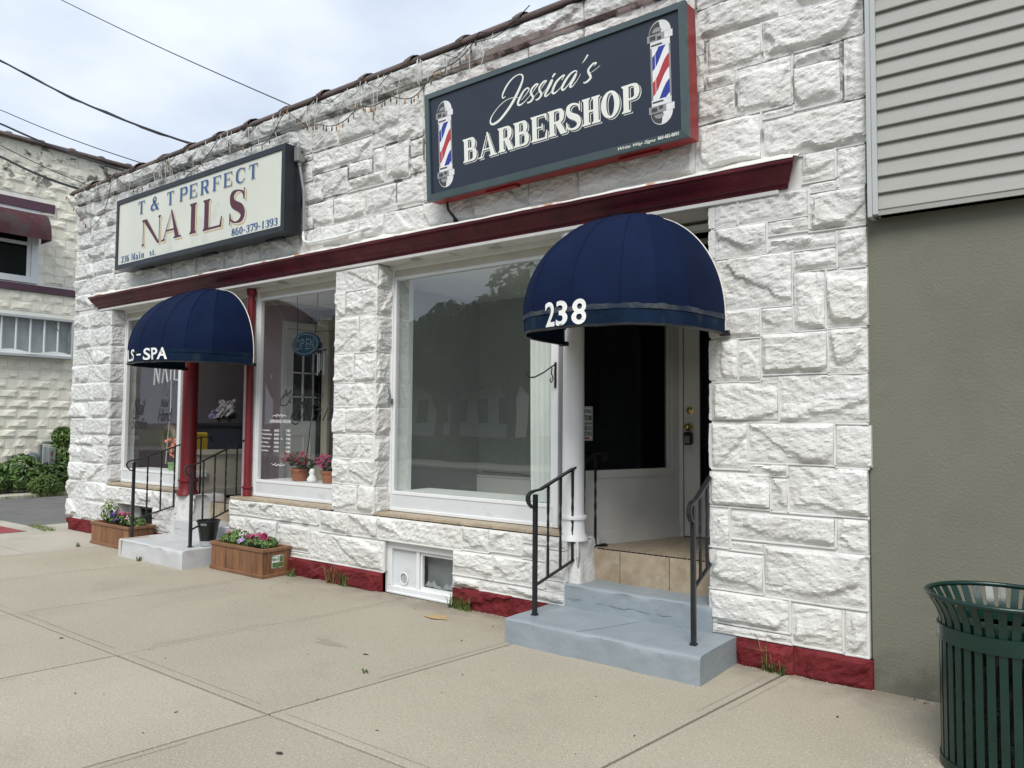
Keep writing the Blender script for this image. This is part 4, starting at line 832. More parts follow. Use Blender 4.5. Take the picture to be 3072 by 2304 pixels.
SCRIPT = [[(.836, .656, .0025), (.813, .648, .0102), (.804, .662, .0119), (.815, .69, .0153), (.851, .734, .0152), (.901, .77, .0117), (.949, .784, .0083), (.981, .781, .0083), (.999, .767, .0132), (1.001, .74, .0149), (.982, .7, .0199), (.942, .643, .0233), (.891, .583, .0235), (.841, .538, .022), (.781, .495, .0205), (.731, .476, .0189), (.697, .476, .0156), (.681, .495, .0139), (.69, .528, .0104), (.726, .565, .0069), (.787, .605, .006), (.846, .625, .0051), (.903, .627, .005), (.954, .615, .005)], [(.981, .587, .0041), (1.015, .609, .0058), (1.049, .638, .0082), (1.054, .655, .0098), (1.036, .662, .0115), (1.003, .646, .0165), (.973, .612, .0199), (.953, .583, .0199), (.952, .561, .0166), (.975, .555, .0116), (1.013, .568, .0066), (1.051, .593, .0041)], [(1.051, .593, .0041), (1.089, .62, .0049), (1.132, .658, .0097), (1.137, .666, .0113), (1.114, .666, .0146), (1.081, .645, .0163), (1.071, .621, .018), (1.083, .596, .0179), (1.091, .575, .0179), (1.067, .555, .0147), (1.041, .552, .0098), (1.035, .559, .0049)], [(1.091, .575, .0033), (1.129, .599, .004), (1.171, .629, .0048), (1.208, .662, .0096), (1.213, .668, .0112), (1.191, .668, .0144), (1.158, .647, .0161), (1.148, .624, .0177), (1.16, .599, .0177), (1.166, .579, .0177), (1.145, .558, .0145), (1.12, .553, .0097), (1.113, .559, .0049)], [(1.168, .578, .004), (1.214, .611, .0056), (1.252, .652, .0143), (1.265, .658, .0158), (1.251, .634, .0174), (1.218, .595, .0191), (1.199, .57, .0176), (1.207, .557, .0128), (1.239, .568, .0064), (1.276, .595, .0039)], [(1.266, .676, .0079), (1.28, .692, .0158), (1.296, .699, .0094)], [(1.347, .635, .0047), (1.37, .661, .0093), (1.366, .666, .0109), (1.34, .658, .0141), (1.299, .633, .0189), (1.271, .593, .0205), (1.265, .568, .0174), (1.283, .559, .0126), (1.318, .573, .0063), (1.358, .603, .0039)], [(1.475, .647, .0046), (1.476, .664, .0076), (1.455, .669, .0107), (1.417, .656, .0154), (1.376, .62, .0202), (1.349, .583, .0203), (1.352, .565, .0156), (1.37, .565, .0109), (1.414, .596, .0069), (1.458, .641, .0061), (1.471, .645, .0153), (1.453, .618, .0184), (1.422, .583, .02), (1.421, .566, .0154), (1.442, .57, .0077), (1.482, .603, .0046), (1.51, .636, .003)], [(1.523, .706, .003), (1.546, .724, .0091), (1.572, .752, .015)], [(1.617, .659, .003), (1.637, .671, .0089), (1.634, .677, .0104), (1.609, .675, .0135), (1.575, .649, .0165), (1.573, .629, .018), (1.585, .604, .018), (1.589, .585, .018), (1.563, .567, .0151), (1.538, .563, .0106), (1.529, .571, .0045)], [(1.586, .618, .003), (1.623, .629, .0037), (1.669, .648, .003)]]
for k, s in enumerate(SCRIPT):
    m = MB()
    for j, qd in enumerate(ribbon(s, 6)): m.add([S8(p[0], p[1], -.0108+.00003*((j+k*3) % 17)) for p in qd], [(0, 1, 2, 3)])
    obj('script_letter', m, 'cream_print', sg)
LET = [('B', .395, .535, .238, .424), ('A', .558, .736, .236, .424), ('R', .75, .893, .240, .427), ('B', .902, 1.043, .243, .43), ('E', 1.062, 1.208, .247, .434), ('R', 1.218, 1.369, .250, .437), ('S', 1.372, 1.505, .254, .445), ('H', 1.512, 1.660, .258, .447), ('O', 1.667, 1.815, .262, .452), ('P', 1.83, 1.966, .267, .454)]
for ch, a, b, c, d in LET:
    for nm, mt, d0, T_, off in (('letter_outline', 'cream_print', -.0112, .235, (.013, -.0125)), ('letter_gap', 'sign_navy', -.0104, .235, (.008, -.0075)), ('letter', 'cream_print', -.0096, .225, (0, 0))):
        m = MB(); put_glyph(m, ch, pl(d0), a, b, c, d, T_, .085, off); obj(nm, m, mt, sg)
m = MB(); text_fit(m, 'Write Way Signs', lambda x, z: S8(x, z, .0055), 1.80, 2.085, .014, .042, shear=.35, bold=.01); text_fit(m, '860-482-8893', lambda x, z: S8(x, z, .0055), 2.10, 2.25, .022, .045, bold=.02); obj('maker_line', m, 'cream_print', sg)
def barber_pole(cx, zb, zt, hw):
    """painted pole: domes, collars, glass with stripes"""
    Hh = zt-zb; g0, g1 = zb+.235*Hh, zt-.235*Hh; r = hw*.78
    d = [-.0112]
    def poly(pts, mat, lay):
        m_ = MB(); m_.add([S8(x, z, -.0112+lay) for x, z in pts], [tuple(range(len(pts)))]); return m_
    parts = {}
    def add(mat, pts, lay): parts.setdefault(mat, MB()).add([S8(cx+x, z, -.0113+lay) for x, z in pts], [tuple(range(len(pts)))])
    add('chrome_mid', rc(-r, g0, r, g1), .0002); add('pole_white', rc(-r*.82, g0, r*.84, g1), .0005)
    def stripe(mat, c):
        # stripe rising to the right with an S shape, clipped to the glass
        N = 10; lo = []; hi = []
        for k in range(N+1):
            t = k/N; x = -r*.82+r*1.66*t; z = c+(g1-g0)*.46*(t+.07*math.sin(2*PI*t)*-1); lo.append((x, min(max(z, g0), g1))); hi.append((x, min(max(z+(g1-g0)*.25, g0), g1)))
        for k in range(N):
            if hi[k][1]-lo[k][1] < .001 and hi[k+1][1]-lo[k+1][1] < .001: continue
            parts.setdefault(mat, MB()).add([S8(cx+p[0], p[1], -.0113+.0008) for p in (lo[k], lo[k+1], hi[k+1], hi[k])], [(0, 1, 2, 3)])
    L_ = g1-g0; stripe('pole_blue', g0+L_*.56); stripe('pole_red', g0+L_*.10); stripe('pole_blue', g0-L_*.36); stripe('pole_red', g0+L_*1.02)
    add('chrome_light', rc(-r*.55, g0, -r*.50, g1), .0011)
    for sgn, zc in ((1, zt-.235*Hh), (-1, zb+.235*Hh)):
        Z = lambda f: zc+sgn*f*Hh
        add('chrome_light', rc(-r*.98, min(Z(-.015), Z(.045)), r*.98, max(Z(-.015), Z(.045))), .0013)
        add('chrome_dark', rc(-r*.9, min(Z(.0), Z(.018)), r*.2, max(Z(.0), Z(.018))), .0015)
        add('chrome_mid', rc(-hw, min(Z(.045), Z(.115)), hw, max(Z(.045), Z(.115))), .0014); add('chrome_dark', rc(-hw*.8, min(Z(.06), Z(.10)), -hw*.35, max(Z(.06), Z(.10))), .0017)
        add('chrome_dark', rc(-hw*.2, min(Z(.05), Z(.085)), hw*.1, max(Z(.05), Z(.085))), .0017); add('chrome_light', rc(hw*.35, min(Z(.05), Z(.112)), hw*.97, max(Z(.05), Z(.112))), .0017)
        N = 14; dome = [(hw*.85*math.cos(PI*k/N), Z(.115)+sgn*.12*Hh*math.sin(PI*k/N)) for k in range(N+1)]
        dl = [(x*.93-hw*.04, Z(.115)+(z-Z(.115))*.92) for x, z in dome]; dl = [p for p in dl if p[0] < hw*.12]
        if sgn < 0: dome = dome[::-1]; dl = dl[::-1]
        add('chrome_light', dome, .0014); add('chrome_dark', [(dl[0][0], Z(.115))]+dl if False else dl+[(hw*.1, Z(.115))] if sgn > 0 else dl+[(hw*.1, Z(.115))], .0017)
        add('chrome_mid', [(x*.45-hw*.2, Z(.13)+(z-Z(.115))*.35) for x, z in dome], .0019)
    root = None
    for mt, mb_ in parts.items(): tag(obj('pole_print', mb_, mt, sg), kind='stuff')
barber_pole(.208, .085, .785, .093); barber_pole(2.127, .125, .815, .093)
for s in (.55, 1.75): m = MB(); sbox(m, s, s+.3, -.012, .004, -.15, -.09); obj('mount_plate', m, 'sign_red', sg)

# ================================================================ NAIL SHOP SIGN
n0 = Vector((-8.59, -.25, 3.345))
def SN(s, t, d=0): return Vector((n0.x+s, n0.y-d, n0.z+t))
WN, HN = 3.40, .868
ns = thing('nail_shop_sign', 'black light box sign with cream face and peeling maroon nails lettering', 'shop sign', n0)
m = MB(); sbox(m, 0, WN, 0, HN, -.185, -.004, SN); obj('box', m, 'box_black', ns)
m = MB(); f = .055
for a, b, c, d in ((0, WN, 0, f), (0, WN, HN-f, HN), (0, f, f, HN-f), (WN-f, WN, f, HN-f)): sbox(m, a, b, c, d, -.003, .012, SN)
obj('frame', m, 'box_black', ns)
m = MB(); m.add([SN(f, f, .001), SN(WN-f, f, .001), SN(WN-f, HN-f, .001), SN(f, HN-f, .001)], [(0, 1, 2, 3)]); obj('face', m, 'sign_face', ns)
def pn(d0): return lambda x, z, d=0: SN(x, z, d0+d)
TOP = [('T', .525, .675), ('&', .82, 1.0), ('T', 1.185, 1.33), ('P', 1.458, 1.62), ('E', 1.66, 1.815), ('R', 1.885, 2.05), ('F', 2.125, 2.275), ('E', 2.33, 2.485), ('C', 2.556, 2.715), ('T', 2.785, 2.935)]
NL = [('N', .63, 1.06, .215, .53), ('A', 1.09, 1.50, .212, .545), ('I', 1.66, 1.84, .21, .55), ('L', 1.95, 2.31, .205, .545), ('S', 2.445, 2.74, .198, .555)]
for nm, mt, off, o2, dz in (('letter_shadow', 'print_gold', (.032, -.026), (.010, -.011), .002), ('letter_gap', 'sign_face', (.015, -.012), (.005, -.005), .003), ('letter', None, (0, 0), (0, 0), .004)):
    for ch, a, b, c, d in NL: m = MB(); put_glyph(m, ch, pn(dz), a, b, c, d, .26, .05, off); obj(nm, m, mt or 'print_maroon', ns)
    for ch, a, b in TOP: m = MB(); put_glyph(m, ch, pn(dz), a, b, .612, .768, .27, .09, o2); obj(nm, m, mt or 'print_blue', ns)
m = MB()
x = 2.50
for ch in '860-379-1393':
    wch = .043 if ch in '-' else .062; put_glyph(m, ch, pn(.004), x, x+wch, .075, .152, .27, .1); x += wch+.0075
x = .14
for ch, wch in (('2', .055), ('3', .055), ('6', .055), (' ', .03), ('M', .09), ('a', .06), ('i', .042), ('n', .07), (' ', .10), ('s', .05), ('t', .045), (',', .03)):
    if ch != ' ': put_glyph(m, ch, pn(.004), x, x+wch, .078, .158, .27, .09)
    x += wch+.014
tag(obj('blue_lettering', m, 'print_blue', ns), kind='stuff')
for s in (.35, 1.7, 2.9): m = MB(); sbox(m, s, s+.28, -.015, .0, -.17, -.13, SN); obj('mount_plate', m, 'box_black', ns)
# conduit and junction box
cd = thing('sign_conduit', 'grey electrical junction box with conduit running down to the cornice', 'conduit', (-5.2, -.1, 4.1))
m = MB(); m.box(-5.192, -5.125, -.16, -.075, 4.055, 4.20, bev=.006); obj('junction_box', m, 'box_grey', cd)
m = MB(); m.lathe((-5.125, -.115, 4.15), [(.008, 0), (.008, .01)], 8); m.obox((-5.122, -.115, 4.15), (.006, 0, 0), (0, .008, 0), (0, 0, .008)); obj('knob', m, 'plastic_black', cd)
m = MB(); m.tube([(-5.158, -.115, 4.06), (-5.158, -.115, 4.02)], .02, 10); m.tube([(-5.158, -.115, 4.03), (-5.14, -.10, 3.9), (-5.12, -.085, 3.75), (-5.115, -.08, 3.5), (-5.115, -.08, 3.35)], .014, 8); obj('conduit', m, 'conduit_grey', cd)
m = MB(); m.tube([(-5.115, -.08, 3.36), (-5.118, -.085, 3.31), (-5.10, -.088, 3.265), (-5.03, -.09, 3.235), (-4.9, -.085, 3.235), (-4.6, -.075, 3.238), (-4.4, -.07, 3.25), (-4.2, -.06, 3.275), (-4.12, -.03, 3.265)], .014, 8); obj('white_conduit', m, 'alu_white', cd)
cb = thing('sign_cable', 'short dark cable stub between the barbershop sign and the cornice', 'cable', (-3.2, -.1, 3.3))
m = MB(); m.tube([(-3.2, -.10, 3.34), (-3.20, -.09, 3.27), (-3.17, -.07, 3.22), (-3.15, -.05, 3.19)], .011, 6); m.tube([(-3.15, -.05, 3.2), (-3.16, -.045, 3.17), (-3.13, -.04, 3.16)], .018, 6); obj('cable', m, 'wire_black', cb)
# plant hook and frame latch
hk = thing('plant_hook', 'black scrolled iron plant hook fixed beside the white post', 'hook', (-2.27, .14, 1.8))
m = MB(); m.box(-2.278, -2.262, .136, .148, 1.77, 1.97, bev=.002); obj('back_bar', m, 'iron_black', hk)
m = MB(); m.tube([(-2.27, .135, 1.95), (-2.28, .10, 1.93), (-2.30, .03, 1.885), (-2.32, -.06, 1.845), (-2.335, -.115, 1.84), (-2.34, -.135, 1.86), (-2.338, -.13, 1.885), (-2.333, -.115, 1.885)], .006, 6)
m.tube([(-2.272, .10, 1.925), (-2.28, .105, 1.88), (-2.275, .12, 1.84), (-2.278, .10, 1.81), (-2.282, .085, 1.825), (-2.28, .10, 1.845)], .005, 6); obj('scroll_arm', m, 'iron_black', hk)
lt = thing('window_latch', 'small weathered metal clip latch on the large window frame', 'latch', (-4.1, .12, 1.68))
m = MB(); m.tube([(-4.135, .13, 1.80), (-4.12, .125, 1.83), (-4.10, .122, 1.82), (-4.085, .125, 1.74), (-4.09, .13, 1.71), (-4.12, .13, 1.72), (-4.135, .13, 1.80)], .008, 6); obj('loop', m, 'steel_grey', lt)
m = MB(); m.obox((-4.085, .13, 1.69), (.022, .004, -.004), (0, .012, 0), (.004, 0, .022)); obj('clasp', m, 'lockbox_grey', lt)

# ================================================================ STRING LIGHTS
sl = thing('string_lights', 'tangled dark string lights with small bulbs draped along the parapet', 'string lights', (-6.5, -.12, 4.5))
m = MB(); bb = MB(); wh = MB(); bd = MB(); r = random.Random(4)
pts = [(-10.3, 4.60), (-9.55, 4.02, .0), (-8.95, 4.66), (-8.35, 4.36, 0), (-7.75, 4.62), (-7.15, 4.35, 0), (-6.55, 4.64), (-5.95, 4.38, 0), (-5.35, 4.62), (-4.85, 4.36), (-4.3, 4.42), (-3.85, 4.38), (-3.3, 4.45), (-2.85, 4.66), (-2.35, 4.72)]
for i in range(len(pts)-1):
    a, b = pts[i], pts[i+1]; seg = []
    for k in range(9):
        t = k/8; x = a[0]+(b[0]-a[0])*t; z = a[1]+(b[1]-a[1])*t-.10*math.sin(PI*t)*(1 if i % 2 else .6); seg.append((x, -.13-.02*math.sin(x*9), z))
    m.tube(seg, .0042, 5, cap=False)
    for k in range(0, 8, 1 if i > 7 else 2):
        if i > 12: continue
        x, y, z = seg[k]; tl = r.uniform(-.02, .02); q = bb if r.random() < .45 else bd
        q.lathe((x+tl, y, z-.055), [(.002, 0), (.008, .014), (.008, .032), (.005, .04), (.004, .055)], 6)
for k in range(70):
    x = r.uniform(-10.1, -2.6); z = 4.64-r.uniform(0, .1); L_ = r.uniform(.08, .26); y = -.115-r.uniform(0, .03)
    wh.tube([(x, y, z), (x+r.uniform(-.02, .02), y-.01, z-L_*.5), (x+r.uniform(-.03, .03), y, z-L_)], .0035, 4, cap=False)
x = -10.1
while x < -2.5:
    nx = x+r.uniform(.25, .5); (wh if r.random() < .6 else m).tube([(x, -.12, 4.62-r.uniform(0, .03)), ((x+nx)/2, -.13, 4.56-r.uniform(0, .06)), (nx, -.12, 4.62-r.uniform(0, .03))], .0032, 4, cap=False); x = nx
obj('cable', m, 'wire_black', sl); tag(obj('white_wire', wh, 'wire_white', sl), kind='stuff'); tag(obj('bulb', bb, 'bulb_amber', sl), kind='stuff'); tag(obj('dark_bulb', bd, 'bulb_dark', sl), kind='stuff')

# ================================================================ BASEMENT WINDOWS
m = MB(); x0, x1, y = -3.985, -3.175, .03; w = .055
m.box(x0, x1, y, y+.08, .0, .06, bev=.004); m.box(x0, x1, y, y+.08, .385, .45, bev=.004); m.box(x0, x0+w, y, y+.08, .06, .385, bev=.004); m.box(x1-.03, x1, y, y+.08, .06, .385, bev=.004)
m.box(x0+.005, x1-.005, y-.012, y+.0, .0, .012); bw = obj('basement_window', m, 'alu_white', B)
m = MB(); m.box(x0+w, -3.64, y+.035, y+.06, .06, .385); obj('vent_panel', m, 'frame_panel', bw)
m = MB(); m.tube([(-3.80+.046*math.cos(t), y+.028, .13+.05*math.sin(t)) for t in np.linspace(0, 2*PI, 25)], .006, 6); obj('vent_ring', m, 'alu_white', bw)
m = MB()
for k in range(5): m.box(-3.838+k*.018, -3.832+k*.018, y+.03, y+.034, .09, .17)
obj('vent_grille', m, 'grey_panel', bw)
m = MB(); m.box(-3.64, -3.605, y+.012, y+.06, .06, .385, bev=.003)
for a, b, c, d in ((-3.60, -3.21, .06, .085), (-3.60, -3.21, .355, .385), (-3.60, -3.58, .085, .355), (-3.23, -3.21, .085, .355)): m.box(a, b, y+.028, y+.055, c, d)
obj('sash', m, 'alu_white', bw)
m = MB(); m.add([(-3.58, y+.05, .085), (-3.23, y+.05, .085), (-3.23, y+.05, .355), (-3.58, y+.05, .355)], [(0, 1, 2, 3)]); obj('pane', m, 'salon_glass', bw)
m = MB(); m.box(-3.6, -3.2, y+.12, y+.13, .0, .45); obj('insulation_board', m, 'steel_grey', bw)
m = MB(); m.grid(lambda u, v: (-3.575+.34*u, y+.06+.04*v, .085+(.05*abs(math.sin(5.2*u+.6))+.012*math.sin(31*u))*math.sin(PI*v*.9+.2)), 24, 6); obj('pipe_wrap', m, 'conduit_grey', bw)
m = MB(); m.box(-8.84, -7.965, .13, .24, .1, .455); m.box(-8.42, -7.98, .09, .14, .1, .44); ob = obj('basement_recess', m, 'plinth_white', B)
m = MB(); m.box(-8.40, -8.0, .075, .092, .12, .42); obj('pane', m, 'dark_void', ob)
m = MB(); m.box(-8.42, -8.39, .06, .1, .1, .44); m.box(-8.42, -7.98, .06, .1, .41, .44); obj('sash', m, 'steel_grey', ob)

# ================================================================ INTERIORS
m = MB(); m.box(-9.86, -.32, .34, 6.0, .40, .548); obj('shop_floor', m, 'interior_floor', B)
# barbershop
m = MB(); m.box(-4.55, -4.5, .26, 2.0, .56, 2.9); m.box(-4.5, -2.2, 1.9, 1.95, .56, 2.9); obj('shop_wall', m, 'interior_grey', B)
m = MB(); m.box(-4.12, -4.09, .22, .40, .86, 2.86); m.box(-4.5, -4.09, .40, .42, .86, 2.86); obj('reveal', m, 'interior_pale', B)
m = MB(); m.box(-4.5, -.32, .26, 3.0, 2.86, 2.90); obj('shop_ceiling', m, 'interior_pale', B)
m = MB(); m.box(-4.12, -2.15, .23, .70, .80, .862); obj('display_platform', m, 'interior_pale', B)
m = MB(); m.box(-4.5, -2.9, 1.87, 1.9, .56, .90); m.box(-4.5, -2.9, 1.86, 1.885, .90, .915); obj('wainscot', m, 'interior_pale', B)
m = MB(); m.grid(lambda u, v: (-2.60+.27*u+.02*v, .255+.014*math.sin(u*34), 2.84-1.97*v), 36, 4)
obj('vertical_blind', m, 'interior_pale', B)
ol = thing('wall_outlet', 'white wall outlet inside the large empty window', 'outlet', (-3.62, 1.86, 1.05))
m = MB(); m.box(-3.66, -3.59, 1.855, 1.868, 1.0, 1.12, bev=.003); obj('plate', m, 'interior_white', ol)
m = MB(); [m.box(-3.645+i*.03, -3.632+i*.03, 1.852, 1.856, 1.02+j*.045, 1.045+j*.045) for i in (0, 1) for j in (0, 1)]; obj('socket', m, 'grey_panel', ol)
m = MB(); m.tube([(-3.70, 1.84, .93), (-3.67, 1.8, .85), (-3.62, 1.7, .74), (-3.5, 1.6, .68)], .012, 6); m.tube([(-4.4, 1.85, .955), (-3.9, 1.85, .95), (-3.70, 1.84, .93)], .006, 6); tag(obj('power_cord', m, 'wire_black', None, loc=(-3.7, 1.8, .7)), 'dark power cord trailing below the wall outlet', 'cord')
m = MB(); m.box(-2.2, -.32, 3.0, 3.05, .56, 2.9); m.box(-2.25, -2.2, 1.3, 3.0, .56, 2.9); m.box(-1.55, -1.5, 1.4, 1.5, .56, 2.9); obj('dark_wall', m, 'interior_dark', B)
m = MB(); m.box(-2.62, -2.58, .30, 1.9, .56, 2.86); m.box(-2.58, -2.2, 1.35, 1.4, .56, 2.86); obj('dark_backing', m, 'interior_dark', B)  # dark panels added behind the splayed glass to make it look unlit
# nail shop
m = MB(); m.box(-4.72, -4.68, .34, 3.4, .56, 2.9); m.box(-9.86, -9.82, .34, 3.4, .56, 2.9); m.box(-9.82, -4.72, 3.4, 3.45, .56, 2.9); m.box(-6.64, -6.58, .30, .78, .56, 2.9); m.box(-6.64, -6.58, 1.52, 1.75, .56, 2.9); m.box(-6.64, -6.58, .78, 1.52, 2.66, 2.9); obj('salon_wall', m, 'interior_lilac', B)
m = MB(); m.box(-9.82, -4.72, .34, 3.4, 2.87, 2.90); obj('salon_ceiling', m, 'interior_white', B)
m = MB(); m.box(-9.1, -7.75, .23, .55, .80, .866); m.box(-6.2, -4.72, .23, .60, .80, .862); obj('display_platform', m, 'interior_white', B)
xd = -6.58
m = MB(); m.box(xd-.05, xd+.02, .76, .82, .56, 2.68); m.box(xd-.05, xd+.02, 1.47, 1.53, .56, 2.68); m.box(xd-.05, xd+.02, .82, 1.47, 2.60, 2.68); idf = obj('inner_door_frame', m, 'interior_white', B)
m = MB(); y0, y1 = .825, 1.465
m.box(xd-.04, xd, y0, y1, .56, 1.50); m.box(xd-.04, xd, y0, y0+.10, 1.50, 2.595); m.box(xd-.04, xd, y1-.10, y1, 1.50, 2.595); m.box(xd-.04, xd, y0+.10, y1-.10, 2.32, 2.595)
for yy in (y0+.24, y0+.39): m.box(xd-.03, xd-.002, yy, yy+.018, 1.50, 2.32)
for zz in (1.78, 2.07): m.box(xd-.03, xd-.002, y0+.1, y1-.1, zz, zz+.018)
idr = obj('inner_door', m, 'interior_white', idf)
m = MB()
for a, b in ((y0+.08, y0+.28), (y0+.36, y0+.56)):
    for q in ((a, b, .70, .715), (a, b, 1.325, 1.34), (a, a+.015, .715, 1.325), (b-.015, b, .715, 1.325)): m.box(xd, xd+.008, *q)
obj('door_moulding', m, 'interior_pale', idf)
m = MB(); m.add([(xd-.02, y0+.1, 1.5), (xd-.02, y1-.1, 1.5), (xd-.02, y1-.1, 2.36), (xd-.02, y0+.1, 2.36)], [(0, 1, 2, 3)]); obj('door_glass', m, 'interior_dark', idf)
es = thing('exit_sign', 'wall exit sign above the inner salon door', 'exit sign', (xd, 1.2, 2.7))
m = MB(); m.box(xd+.02, xd+.05, 1.06, 1.40, 2.70, 2.84, bev=.004); obj('plate', m, 'exit_paint', es)
m = MB(); text_fit(m, 'EXIT', lambda x, z: (xd+.052, x, z), 1.13, 1.33, 2.72, 2.82, bold=.01); obj('lettering', m, 'print_black', es)
# OPEN sign
op = thing('open_sign', 'oval dark open sign with dotted letters hanging in the salon window', 'open sign', (-5.6, .33, 2.19))
oc = (-5.575, .33, 2.31)
m = MB(); K = 32; vs = [(oc[0]+.225*math.cos(2*PI*k/K), oc[1]+d, oc[2]+.125*math.sin(2*PI*k/K)) for d in (-.012, .012) for k in range(K)]
m.add(vs, [tuple(range(K))[::-1], tuple(range(K, 2*K))]+[(k, (k+1) % K, K+(k+1) % K, K+k) for k in range(K)]); obj('plate', m, 'open_sign_blue', op)
m = MB()
def dot(x, z): m.obox((oc[0]+x, oc[1]-.0135, oc[2]+z), (.0032, 0, 0), (0, .002, 0), (0, 0, .0032))
for k in range(46): dot(.198*math.cos(2*PI*k/46), .105*math.sin(2*PI*k/46))
for k in range(14): dot(-.122+.034*math.cos(2*PI*k/14), .052*math.sin(2*PI*k/14))
for k in range(6): dot(-.062, -.05+.02*k); dot(.02, -.05+.02*k); dot(.085, -.05+.02*k); dot(.135, -.05+.02*k)
for x, z in ((-.046, .05), (-.03, .046), (-.02, .03), (-.03, .012), (-.046, .006)): dot(x, z)
for z in (-.05, .0, .05): dot(.036, z); dot(.052, z)
for k in range(1, 5): dot(.085+.01*k, .05-.02*k)
obj('light_dots', m, 'grey_panel', op); op.children[-1]['kind'] = 'stuff'
m = MB(); m.tube([(-5.72, .33, 2.40), (-5.73, .33, 2.6), (-5.74, .33, 2.86)], .005, 5); m.tube([(-5.43, .33, 2.40), (-5.41, .33, 2.62), (-5.39, .33, 2.86)], .005, 5); m.tube([(-5.50, .335, 2.19), (-5.48, .34, 1.9), (-5.5, .36, 1.6), (-5.52, .35, 1.3), (-5.56, .34, 1.05), (-5.45, .33, .88)], .005, 5); obj('cord', m, 'wire_black', op)
wc = thing('wind_chime', 'metal tube wind chime hanging beside the open sign', 'wind chime', (-5.33, .34, 1.95))
m = MB(); m.lathe((-5.33, .34, 2.235), [(.055, 0), (.05, .012)], 14); obj('top_disc', m, 'plastic_black', wc)
for k in range(5):
    a = 2*PI*k/5; m = MB(); m.tube([(-5.33+.04*math.cos(a), .34+.04*math.sin(a), 2.20), (-5.33+.04*math.cos(a), .34+.04*math.sin(a), 1.97+.03*(k % 3))], .007, 6); obj('chime_tube', m, 'steel_grey', wc)
# vinyl lettering on the salon glass
yg = .178
def decal(win, name, items, mat, shear=0, bold=0):
    m = MB()
    for tx, a, b, c, d in items: text_fit(m, tx, lambda x, z: (x, yg, z), a, b, c, d, shear=shear, bold=bold)
    return obj(name, m, mat, win)
rows = [('Tuesday:', '8:00', '7:00'), ('Wednesday:', '8:00', '7:00'), ('Thursday:', '8:00', '7:00'), ('Friday:', '8:00', '7:00'), ('Saturday:', '10:00', '6:00'), ('Sunday:', '10:00', '4:00')]
it = [('OPENING HOURS:', -5.963, -5.575, 1.478, 1.512)]
for k, (a, b, c) in enumerate(rows):
    z = 1.385-k*.043; it += [(a, -6.10, -6.10+.018*len(a), z, z+.026), (b, -5.88, -5.80, z, z+.026), (c, -5.68, -5.61, z, z+.026)]
it.append(('to', -5.765, -5.74, 1.30, 1.325))
decal(w2, 'opening_hours', it, 'lettering_white', bold=.012)
m = MB()
for zc, s in ((1.548, 1), (1.047, -1)):
    for sx in (-1, 1):
        for pts in ([(0, 0, .006), (.03, .018, .008), (.06, .005, .006), (.05, -.008, .005), (.04, .0, .004)], [(.05, .0, .005), (.085, .012, .006), (.12, -.004, .004)]):
            for qd in ribbon([(p[0]*sx, p[1]*s, p[2]) for p in pts], 4): m.add([(-5.80+p[0], yg, zc+p[1]) for p in qd], [(0, 1, 2, 3)])
obj('ornament', m, 'lettering_white', w2)
for q_ in (('Manicure', -5.76, -5.09, 1.68, 1.83), ('Nails', -5.55, -4.78, 1.50, 1.70)): decal(w2, 'script_lettering', [q_], 'print_black', shear=.5, bold=-.018)
m = MB()
for qd in ribbon([(-5.62, 1.80, .01), (-5.75, 1.75, .014), (-5.79, 1.68, .014), (-5.70, 1.66, .012), (-5.6, 1.74, .01), (-5.55, 1.86, .008)], 5)+ribbon([(-5.42, 1.64, .012), (-5.55, 1.60, .018), (-5.6, 1.50, .018), (-5.5, 1.47, .014), (-5.4, 1.58, .012), (-5.33, 1.76, .01)], 5): m.add([(p[0], yg-.0005, p[1]) for p in qd], [(0, 1, 2, 3)])
tag(obj('script_flourish', m, 'print_black', w2), kind='stuff')
for q_ in (('Nail', -8.90, -8.60, 1.56, 1.76), ('Studio', -8.93, -8.55, 1.38, 1.53), ('Nail', -8.23, -8.02, 1.66, 1.76), ('Hand', -8.28, -7.95, 1.48, 1.64)): decal(w1, 'script_lettering', [q_], 'print_black', shear=.45)
m = MB()
for pts in ([(-8.45, 2.02), (-8.42, 1.86), (-8.37, 1.84)], [(-8.1, 1.9), (-8.07, 1.70), (-8.04, 1.62)], [(-8.35, 1.86), (-8.25, 1.95), (-8.15, 1.98)]): m.tube([(p[0], .35, p[1]) for p in pts], .012, 6)
m.box(-8.5, -8.38, .34, .36, 1.80, 1.87); tag(obj('nail_decor', m, 'print_black', None, loc=(-8.3, .35, 1.8)), 'black nail polish shapes hanging inside the left salon window', 'decoration')
nn = MB()
for pts in ([(-8.62, 1.95), (-8.60, 2.2), (-8.5, 1.97), (-8.48, 2.2)], [(-8.42, 1.97), (-8.36, 2.22), (-8.29, 1.98)], [(-8.22, 2.0), (-8.21, 2.22)], [(-8.13, 2.22), (-8.13, 2.0), (-8.04, 2.0)], [(-7.86, 2.2), (-7.95, 2.2), (-7.96, 2.12), (-7.88, 2.08), (-7.87, 2.0), (-7.97, 1.99)]): nn.tube([(p[0], .30, p[1]) for p in pts], .011, 6)
tag(obj('neon_letters', nn, 'tube_glass_white', None, loc=(-8.3, .3, 2.0)), 'unlit white tube letters spelling nails in the left salon window', 'neon sign')
m = MB(); m.tube([(-8.2, .30, 2.0), (-8.22, .31, 1.6), (-8.28, .32, 1.3), (-8.3, .31, .95)], .006, 5); tag(obj('hanging_cord', m, 'wire_white', None, loc=(-8.25, .3, .95)), 'thin pale cord hanging below the tube letters', 'cord')
